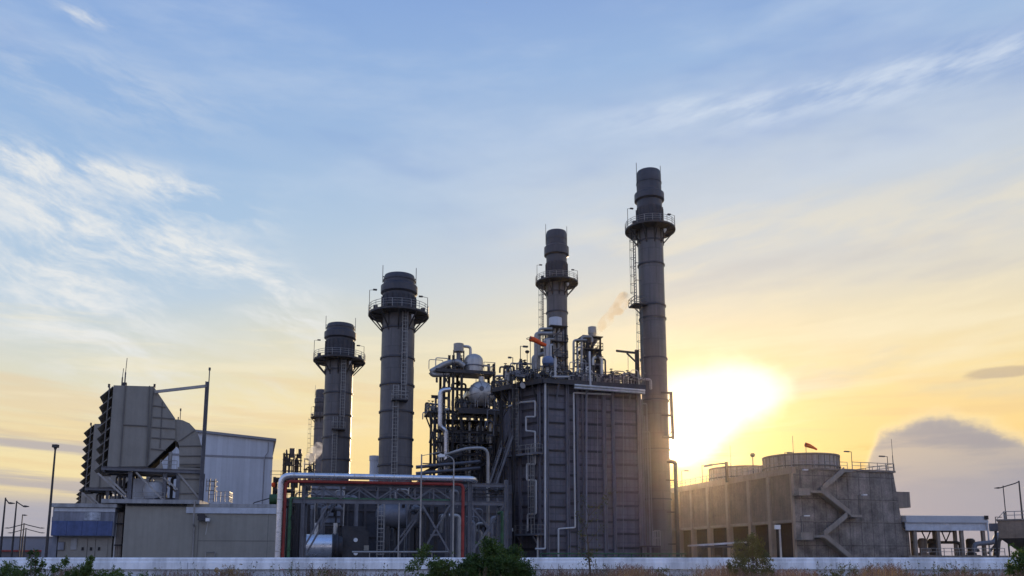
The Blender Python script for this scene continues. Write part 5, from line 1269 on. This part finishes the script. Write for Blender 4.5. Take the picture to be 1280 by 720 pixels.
# ground lamp + low canopy in front of the tower
fr = Fr(976.5, 122, 0); t2 = thing('street_lamp', 'short white lamp pole in front of the cooling tower louvres', 'street lamp', fr)
zt = Zp(657,122); MB(fr).cyl((0,0,0),(0,0,zt), .16, .12, 10).build('pole', 'pipe_white', t2); MB(fr).box(-.75,.1,-.2,.2,zt-.55,zt+.1).build('lamp_head', 'lampwhite', t2); MB(fr).cyl((0,0,0),(0,0,.4), .28,.25,10).build('base', 'concrete', t2)
LC = Fr(873, 118, 10); l = lambda px, py, v=0: LC.pt(px, py, v)
t2 = thing('low_canopy', 'low flat pale roofed shelter on thin posts in front of the cooling tower', 'shelter', LC, 3.5, 2)
ua, ub = l(873,690).x, l(934,690).x; za, zb2 = Zp(680.5,118), Zp(676,118)
MB(LC).prism([(ua,za-.25),(ub,zb2-.3),(ub,zb2-.05),(ua,za)], 0, 4).build('roof', 'pale', t2); MB(LC).box(ua, ub, -.1, -.003, za-.45, za-.2).build('fascia', 'steel_dark', t2)
for px in (874, 890, 905, 932):
    for v in (.2, 3.8): u = l(px,690).x; MB(LC).box(u-.09,u+.09,v-.09,v+.09,0,za-.27).build('post', 'steel_dark', t2)
MB(LC).beam(l(874.5,693,.2), l(882,684,.2), .1).build('brace', 'steel_dark', t2)
t2 = thing('yard_tank', 'small dark lidded tank under the low shelter', 'tank', LC, l(897,690,2).x, 2); MB(LC).lathe([(.7,0),(.7,.9),(.9,1.0),(.9,1.7),(.4,2.0),(.4,2.3),(0,2.35)], (l(897,690,2).x,2,0), 16).build('body', 'steel_dark', t2)
# low green pipe along the plant foot
GP = Fr(700, 108, 10); g = lambda px, py, v=0: GP.pt(px, py, v)
q = MB(GP); z = Zp(692.3,112); q.tube([(g(676,692).x,0,z),(g(858,692).x,0,z)], .09, 8); q.tube([(g(676,692).x,.3,z-.45),(g(858,692).x,.3,z-.45)], .06, 6)
for k in range(12): u = g(676,692).x+1.8*k; q.beam((u,.1,0),(u,.1,z+.0),.1)
single('green_rail', q, 'green', 'long thin green rail along the foot of the near boiler and tallest chimney', 'railing')
# ------------------------------------------------------------------ open pump shed at the far right
PS = Fr(1133, 146, 6); s = lambda px, py, v=0: PS.pt(px, py, v)
t2 = thing('pump_shed', 'open pale grey roofed pump shed on columns right of the cooling tower', 'shed', PS, 7, 4)
ua, ub = s(1134,690).x, s(1235,690).x; zA1, zB1, zC1 = Zp(645.5,148), Zp(653,148), Zp(663.5,148)
MB(PS).prism([(-.4,zB1+.002),(9,zB1+.002),(9,zA1-.2),(4.5,zA1+.35),(-.4,zA1)], ua, ub+.2, 'yz').build('roof', 'canopy', t2)
MB(PS).box(ua, ub+.1, -.2, .1, zC1, zB1-.02).build('fascia', 'pale', t2); MB(PS).box(ua, ub+.1, 8.6, 8.9, zC1, zB1-.02).build('fascia', 'pale', t2)
MB(PS).box(ua, ub+.25, -.5, -.401, zB1-.12, zB1+.35).build('gutter', 'canopy', t2); MB(PS).box(ub-.5, ub+.3, -.56, -.502, zB1+.5, zB1+1.2).build('hopper_head', 'dark', t2)
MB(PS).box(ua+.1, ub, .101, 8.59, zC1+.3, zC1+.55).build('ceiling_frame', 'steel_dark', t2)
for px in (1145, 1174, 1203.5, 1230.5):
    for v in (.3, 8.2): u = s(px,690,.3).x; MB(PS).box(u-.28,u+.28,v-.25,v+.25,0,zC1+.28).build('column', 'concrete_edge', t2)
u = s(1235,690).x; MB(PS).tube([(u,-.45,zB1),(u,-.45,0)], .15, 8).build('downpipe', 'canopy', t2)
for a, b in (((1177,664),(1182.5,677)),((1188,664),(1182.5,677)),((1152,664),(1158,676)),((1163,664),(1158,676))): MB(PS).beam(s(*a,4), s(*b,4), .16).build('brace', 'steel_dark', t2)
MB(PS).box(ua-1, ub+3.5, -2, 9.5, -.2, Zp(694.5,146)).build('floor_slab', 'concrete_edge', t2)
zf = Zp(694.5,146)
MB(PS).rail([(ua+1.6,-1.7,zf),(ub+2,-1.7,zf)], 1.3, 1.5, .05).build('railing', 'rail', t2)
def pump(px, v, label, m='steel_dark'):
    u = s(px,690,v).x; t3 = thing('pump', label, 'pump', PS, u, v, zf, group='pumps in the open shed')
    MB(PS).lathe([(.9,0),(.9,.5),(.6,.6),(.6,1.4),(.8,1.5),(.8,2.9),(.5,3.2),(0,3.25)], (u,v,zf), 18).build('motor', m, t3)
    MB(PS).tube([(u,v,zf+1),(u+1.5,v,zf+1),(u+1.5,v+1.5,zf+1)], .35, 10, .4).build('outlet', m, t3)
    MB(PS).box(u-1.1,u+1.1,v-1.1,v+1.1,zf-.1,zf+.15).build('plinth', 'concrete', t3)
pump(1154, 3.5, 'big dark pump at the left end of the open shed', 'concrete_edge'); pump(1166, 6, 'slimmer dark pump second from the left in the open shed'); pump(1214, 4, 'dark pump at the right end of the open shed')
q = MB(PS).tube([s(1140,678,5),s(1200,678,5),s(1200,700,5)], .28, 10, .8); single('shed_pipe', q, 'steel_dark', 'dark horizontal pipe hanging across the inside of the open shed', 'pipe')
q = MB(PS).tube([s(1218,690,-1),s(1218,680,-1),s(1243,678,-1),s(1246,668,-1),s(1254,668,-1)], .42, 12, 1.2); single('suction_pipe', q, 'steel_grey', 'thick bent grey pipe between the open shed and the hopper', 'pipe')
q = MB(PS).tube([s(1245,697,0),s(1247,674,0),s(1252,671,0)], .55, 12, 1.5); q.beam(s(1235,692,0),s(1246,679,0),.3); single('elbow_pipe', q, 'steel_dark', 'dark upright elbow pipe just left of the hopper', 'pipe')
# hopper
HF = Fr(1251, 112, -33); h = lambda px, py, v=0: HF.pt(px, py, v)
t2 = thing('hopper_tank', 'stained concrete hopper tank with a guard rail, cut by the right picture edge', 'tank', HF, 5, 5)
ua, ub = h(1250.5,690).x, h(1345,690).x; zt, zm = Zp(651,112), Zp(673,112); W2 = ub-ua
MB(HF).box(ua, ub, 0, W2, zm, zt).build('tank_wall', 'concrete', t2); MB(HF).box(ua-.15, ub+.15, -.15, W2+.15, zt+.002, zt+.2).build('rim', 'concrete_edge', t2)
c0 = ((ua+ub)/2, W2/2); k = .38
q = MB(HF); top = [(ua+.1,.1),(ub-.1,.1),(ub-.1,W2-.1),(ua+.1,W2-.1)]; bot = [(c0[0]+(x_-c0[0])*k, c0[1]+(y_-c0[1])*k) for x_, y_ in top]; zb3 = Zp(694,112)
q.add([(x_,y_,zm-.003) for x_,y_ in top]+[(x_,y_,zb3) for x_,y_ in bot], [(0,1,5,4),(1,2,6,5),(2,3,7,6),(3,0,4,7),(4,5,6,7),(3,2,1,0)]); q.build('funnel', 'steel_dark', t2)
for x_, y_ in ((ua+.6,.6),(ub-.6,.6),(ub-.6,W2-.6),(ua+.6,W2-.6)): MB(HF).box(x_-.01+2.4 if x_<c0[0] else x_-2.8, x_+2.8 if x_<c0[0] else x_-2.4, y_-.2, y_+.2, -.1, zm-1.2).build('leg', 'steel_dark', t2)
MB(HF).rail([(ua+.8,W2-.2,zt+.2),(ua+.8,.2,zt+.2),(ub-.2,.2,zt+.2)], 1.05, 1.3, .05).build('railing', 'rail', t2)
MB(HF).beam((ua+.8,.2,zt+1.2),(ua-.1,.2,zt+.2),.08).build('rail_brace', 'rail', t2)
a, b = h(1236.5,663.5,6), h(1250,654,6); t2 = thing('link_box', 'dark boxy duct between the open shed roof and the hopper', 'duct', HF, (a.x+b.x)/2, 6, a.z); MB(HF).box(a.x, b.x+.3, 6, 9, a.z, b.z).build('duct', 'steel_grey', t2); MB(HF).box(a.x+.6, a.x+.9, 6.5, 6.8, 0, a.z-.002).build('leg', 'steel_dark', t2)
street_lamp('lamp pole with a long arm pointing left behind the hopper, right edge', 1278.5, 132, 601, ((-31,9),), .13, base_py=652)
fr = Fr(1262.5, 128, 0); single('antenna_rod', MB(fr).tube([(0,0,0),(0,0,Zp(640,128))], .13, 8).tube([(0,0,Zp(640,128)),(0,0,Zp(607,128))], .07, 6), 'steel_dark', 'thin upright rod left of the long armed lamp pole at the right edge', 'rod')
street_lamp('tiny distant lamp over the dark duct beside the hopper', 1249, 190, 646, ((5,.5),), .12)
# ------------------------------------------------------------------ ground, wall, plants
q = MB(); n = 40
vs = []; xs_ = [-3000,-800,-200] + [-60+6*k for k in range(21)] + [200,800,3000]; ys_ = [-400,-20,4,9,14,18,22,26,32,60,110,200,500,4000]
for yv in ys_:
    for xv in xs_:
        z = -.02
        if abs(xv) <= 60 and 4 < yv < 26: z += .18*sin(xv*.7+yv)*sin(yv*.9)
        vs.append((xv, yv, z))
m_ = len(xs_); q.add(vs, [(i*m_+j, i*m_+j+1, (i+1)*m_+j+1, (i+1)*m_+j) for i in range(len(ys_)-1) for j in range(m_-1)])
o = q.build('ground', 'ground', None); tag(o, kind='structure')
o = MB().box(-150, 190, 40, 260, .0, .012).build('plant_yard', 'gravel', None, False); tag(o, kind='structure')
YW = 30.
t = thing('boundary_wall', 'long low white painted wall across the foreground', 'wall', Fr(640,YW,0))
z0, z1, z2 = Zp(697,YW), Zp(702.5,YW), Zp(711.5,YW)
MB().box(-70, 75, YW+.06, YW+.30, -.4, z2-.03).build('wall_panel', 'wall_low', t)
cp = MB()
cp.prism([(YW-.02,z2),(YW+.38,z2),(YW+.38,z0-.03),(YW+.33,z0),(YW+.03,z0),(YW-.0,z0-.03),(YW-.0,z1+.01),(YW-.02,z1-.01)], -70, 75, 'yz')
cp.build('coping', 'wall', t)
rg = random.Random(2)
for k in range(13): x = -24+4.0*k; MB().box(x-.018, x+.018, YW-.0235, YW-.0205, z2+.01, z1-.02).build('coping_joint', 'wall_low', t)
def leaves(mb, c, n, rx, ry, rz, size, rg, up=.3, ar=2.4):
    for _ in range(n):
        while True:
            a, b, d = rg.uniform(-1,1), rg.uniform(-1,1), rg.uniform(-1,1)
            if a*a+b*b+d*d < 1: break
        p = Vector((c[0]+a*rx, c[1]+b*ry, c[2]+d*rz))
        ax = Vector((rg.gauss(0,1), rg.gauss(0,1), rg.gauss(0,1)+up)).normalized(); sd_ = ax.cross(Vector((rg.gauss(0,1),rg.gauss(0,1),rg.gauss(0,1)))).normalized()
        L_ = size*rg.uniform(.6,1.3); w = L_/ar
        mb.add([p, p+ax*L_*.5+sd_*w*.5, p+ax*L_, p+ax*L_*.5-sd_*w*.5], [(0,1,2,3)])
def plant(name, label, cat, px, Y, shape, m, size, seed, per=30, group=None, stems=7, spread=.35):
    """shape: list of (px, py, radius px) foliage clumps in the crown"""
    rg = random.Random(seed); fr = Fr(px, Y, 0); fr.o = (kx(px)*Y, Y); fr.M = Matrix.Translation((fr.o[0],Y,0))
    t = thing(name, label, cat, fr, group=group)
    f, b = MB(fr), MB(fr); X0 = kx(px)*Y
    tops = []
    for cx, cy, r in shape:
        rr = r*Y/1000; y = rg.uniform(-1,1)*spread; c = Vector((kx(cx,cy)*Y-X0, y, Zp(cy,Y)))
        tops.append((c, rr))
        for _ in range(max(2, int(per*r/10))):
            d = Vector((rg.gauss(0,.5), rg.gauss(0,.5), rg.gauss(0,.5)))*rr
            leaves(f, c+d, 9, rr*.28, rr*.28, rr*.24, size, rg)
    for k in range(stems):
        c, rr = tops[rg.randrange(len(tops))] if k >= len(tops) else tops[k]
        s0 = Vector((rg.uniform(-.2,.2), rg.uniform(-.1,.1), -.1)); mid = s0.lerp(c, .5)+Vector((rg.uniform(-.1,.1),0,.1)); s = .022
        b.cyl(s0, mid, s, s*.7, 6); b.cyl(mid, c+Vector((0,0,rr*.5)), s*.7, s*.25, 6)
        for j in range(4):
            a = mid.lerp(c, j/4); b.cyl(a, a+Vector((rg.uniform(-1,1),rg.uniform(-1,1),rg.uniform(.2,1)))*rr*.8, s*.4, s*.12, 5)
    f.build('foliage', m, t, False); b.build('stems', 'bark', t)
    return t
rgS = random.Random(77)
def dome(px, py_top, wpx, n, r, seed, bottom=726):
    rg = random.Random(seed); out = []
    for _ in range(n):
        a = rg.uniform(-1,1); x = px+a*wpx/2; ytop = bottom-(bottom-py_top)*sqrt(max(0,1-a*a))**1.0
        out.append((x, min(bottom, ytop+r*.7+rg.uniform(0,1)*(bottom-ytop-r*.4)), r*rg.uniform(.7,1.2)))
    return out
plant('round_bush', 'largest dense dark green bush in front of the wall, below the boiler stairs', 'bush', 615, 22, dome(617,676,88,44,12,1,730), 'leaf_dark', .075, 1, 80, spread=.6)
plant('loose_shrub', 'looser lighter green shrub leaning on the left side of the dense dark bush', 'shrub', 548, 21.4, dome(552,690,62,22,9,2,730)+[(526,692,7),(522,700,8),(531,686,5),(516,710,8)], 'leaf_mid', .075, 2, 40, spread=.4)
plant('small_tree', 'young bushy tree with an uneven pointed crown in front of the cooling tower', 'tree', 937, 22.5, [(938,676,8),(930,682,8),(946,684,9),(941,690,11),(925,694,9),(952,697,8),(936,700,13),(921,708,11),(950,709,11),(935,716,15),(914,717,10),(960,714,8),(944,672,4),(957,704,6),(913,708,6)], 'leaf_olive', .07, 3, 42, stems=10, spread=.45)
plant('leafy_sapling', 'dark spiky sapling below the tallest mast lamp, bottom left corner', 'shrub', 50, 21, [(50,694,4),(46,701,7),(57,705,6),(38,710,8),(64,714,7),(28,716,6),(50,715,9),(72,711,4),(20,719,7),(44,692,3)], 'leaf_dark', .08, 4, 17, stems=10)
plant('low_bush', 'low mid green bush in front of the blue banded annex', 'bush', 107, 20.5, dome(108,704,80,26,9,5,732)+[(106,699,4),(92,703,5),(124,705,4)], 'leaf_mid', .07, 5, 44, spread=.5)
plant('edge_bush', 'dark leafy bush cut by the right picture edge', 'bush', 1282, 21, [(1280,692,9),(1275,701,9),(1284,708,12),(1270,712,8),(1290,698,12)], 'leaf_dark', .1, 6, 24)
# thin bare sapling
fr = Fr(738, 23, 0); fr.M = Matrix.Translation((kx(738)*23, 23, 0)); fr.o = (kx(738)*23, 23)
t = thing('thin_sapling', 'tall thin almost bare sapling in front of the boiler, with few faded leaves', 'sapling', fr)
rg = random.Random(8); b, f = MB(fr), MB(fr); Y = 23.; X0 = kx(738)*Y
def pp(px, py, dy=0): return Vector((kx(px,py)*Y-X0, dy, Zp(py,Y)))
tr = [Vector((0,0,-.1)), pp(738,715), pp(736,698), pp(735,680), pp(733,662), pp(736,645), pp(738,632)]
for i in range(6): b.cyl(tr[i], tr[i+1], .034-.005*i, .029-.005*i, 7)
for (i, x, y) in ((3,722,664),(3,752,658),(4,748,640),(4,722,640),(5,758,622),(5,728,622),(2,750,682),(2,716,684),(5,770,612)):
    p = tr[i]; q_ = pp(x,y,rg.uniform(-.3,.3)); b.cyl(p, q_, .011, .004, 5)
    for k in range(4): c = p.lerp(q_, .4+.2*k); leaves(f, c, 6, .16,.16,.14, .085, rg)
for x, y in ((736,692),(740,702),(733,700)): leaves(f, pp(x,y), 40, .14,.14,.16, .08, rg)
b.build('trunk', 'bark', t); f.build('foliage', 'leaf_olive', t, False)
# grass and weeds: nobody could count them
def grass(name, m, seed, n, y0, y1, ztop, zmid, dens, wid=.009, head=None):
    rg = random.Random(seed); f = MB(); hd = MB()
    for _ in range(n):
        Y = rg.uniform(y0, y1); px = rg.uniform(-40, 1320); 
        if rg.random() > dens(px): continue
        X = kx(px)*Y; h = rg.uniform(zmid, ztop)*(.82+.16*sin(px*.05+seed)*sin(px*.013)+(.06 if px > 650 else 0)); 
        lx, ly = rg.gauss(0,.16)*h, rg.gauss(0,.12)*h; w = wid*rg.uniform(.7,1.4)
        b0 = Vector((X,Y,-.1)); m1 = b0+Vector((lx*.3,ly*.3,h*.55+.1)); tp = b0+Vector((lx,ly,h+.1))
        sx = Vector((w,0,0)); f.add([b0-sx,b0+sx,m1+sx*.8,m1-sx*.8,tp], [(0,1,2,3),(3,2,4)])
        if head and rg.random() < head[1]:
            for k in range(9):
                c = m1.lerp(tp, .55+.05*k)+Vector((rg.gauss(0,.02),rg.gauss(0,.02),0)); d = Vector((rg.gauss(0,.03),rg.gauss(0,.03),.05)); s_ = Vector((.009,0,0)); hd.add([c-s_,c+s_,c+d],[(0,1,2)])
    o = f.build(name, m, None, False); tag(o, 'ground grass', None, None, 'stuff'); del o['label']
    if head:
        o = hd.build(head[0], 'seedhead', None, False); o['kind'] = 'stuff'
grass('dry_grass', 'straw', 3, 26000, 20, 27.5, 1.5, 1.0, lambda px: .9 if px > 650 else .45, head=('seed_heads', .35))
grass('tall_weeds', 'leaf_olive', 4, 2600, 22, 28.5, 1.62, 1.1, lambda px: .5+.5*sin(px*.021+1)*sin(px*.007), wid=.008, head=('weed_tops', .8))
grass('green_grass', 'leaf_mid', 5, 9000, 19, 26, 1.15, .6, lambda px: .9 if px < 560 else .5)
# leafy weed stems scattered before the wall
f = MB(); rg = random.Random(15)
for _ in range(260):
    Y = rg.uniform(24, 28.6); px = rg.choice((rg.uniform(200,500), rg.uniform(660,900), rg.uniform(1000,1280), rg.uniform(1040,1250))); X = kx(px)*Y; h = rg.uniform(1.0,1.62)
    p0 = Vector((X,Y,0)); p1 = p0+Vector((rg.gauss(0,.12),rg.gauss(0,.1),h)); f.cyl(p0, p1, .008, .003, 4)
    for k in range(9): leaves(f, p0.lerp(p1,.5+.055*k), 2, .05,.05,.03, .075, rg)
o = f.build('leafy_weeds', 'leaf_olive', None, False); o['kind'] = 'stuff'
# ------------------------------------------------------------------ steam
def puff(name, label, m, Y, path, seed):
    """path: (px, py, radius px) from the outlet to the wisp's end"""
    import bmesh
    rg = random.Random(seed); c0 = Pw(path[0][0], path[0][1], Y); bm = bmesh.new(); pts = []
    for a, b in zip(path, path[1:]):
        for k in range(3):
            t_ = k/3; pts.append([a[i]*(1-t_)+b[i]*t_ for i in range(3)])
    pts.append(path[-1])
    mb = MB(); n = 12; ring = []
    for i, (px, py, r) in enumerate(pts):
        c = Pw(px, py, Y); d = (Pw(*pts[min(i+1,len(pts)-1)][:2],Y)-Pw(*pts[max(i-1,0)][:2],Y)); x, y = rot_to(d); rr = r*Y/1000
        ring.append([c+(x*cos(2*pi*j/n)+y*sin(2*pi*j/n))*rr*(1 if 0<i<len(pts)-1 else .3) for j in range(n)])
    vs = [p for g_ in ring for p in g_]; k = len(ring)
    mb.add(vs, [(i*n+j,i*n+(j+1)%n,(i+1)*n+(j+1)%n,(i+1)*n+j) for i in range(k-1) for j in range(n)]+[tuple(range(n-1,-1,-1)),tuple(range((k-1)*n,k*n))])
    o = single(name, mb, m, label, 'steam'); o['kind'] = 'stuff'; return o
puff('steam_plume', 'wisp of sun tinted steam drifting up right from the vent tower', 'steam_sun_tint', 118, [(741,421,2),(748,412,6),(757,402,8),(766,393,9),(775,382,10),(781,371,9),(784,366,5)], 1)
puff('steam_plume', 'pale steam puff beside the foot of the farthest chimney', 'steam', 170, [(380,586,3),(385,577,7),(391,569,8),(397,561,8),(401,553,6)], 2)

# scrub along the wall foot
for lab, px, y, w, m, sd, Yp in (('brown scrubby weed clump before the wall below the fan unit of the beige block', 278, 703, 60, 'straw', 41, 24), ('low olive scrub clump in front of the wall below the big silver drum', 400, 712, 70, 'leaf_olive', 42, 23), ('low scrub clump before the wall, between the thin sapling and the young bushy tree', 830, 709, 60, 'leaf_olive', 43, 24), ('low olive scrub clump in front of the wall below the zigzag stairs', 1060, 708, 90, 'leaf_olive', 44, 24), ('low olive scrub clump in front of the wall below the open pump shed', 1190, 706, 70, 'leaf_olive', 45, 23.5)):
    plant('scrub_clump', lab, 'scrub', px, Yp, dome(px, y, w, 14, 6, sd, 728), m, .06, sd, 16, group='low scrub along the white wall', stems=12, spread=.4)
plant('low_bush', 'leafy green scrub at the bottom left, below the two nearest single arm lamps', 'bush', 18, 21.5, dome(16, 703, 60, 18, 8, 61, 730), 'leaf_mid', .07, 61, 30, spread=.4)
plant('low_bush', 'thin green scrub just right of the low bush, below the riser pipe gap', 'bush', 165, 22, dome(165, 706, 56, 14, 7, 62, 730), 'leaf_mid', .06, 62, 22, spread=.4)
m = bpy.data.materials.new('haze'); m.use_nodes = True; M['haze'] = m; nt = m.node_tree
nt.nodes.remove(nt.nodes['Principled BSDF']); v = nt.nodes.new('ShaderNodeVolumePrincipled'); v.inputs['Color'].default_value = (1, .82, .58, 1)
v.inputs['Density'].default_value = .00005; v.inputs['Anisotropy'].default_value = .93; nt.links.new(v.outputs[0], nt.nodes['Material Output'].inputs['Volume'])
o = MB().box(-420, 420, -60, 420, -1.2, 75).build('haze', 'haze', None, False); tag(o, kind='stuff')
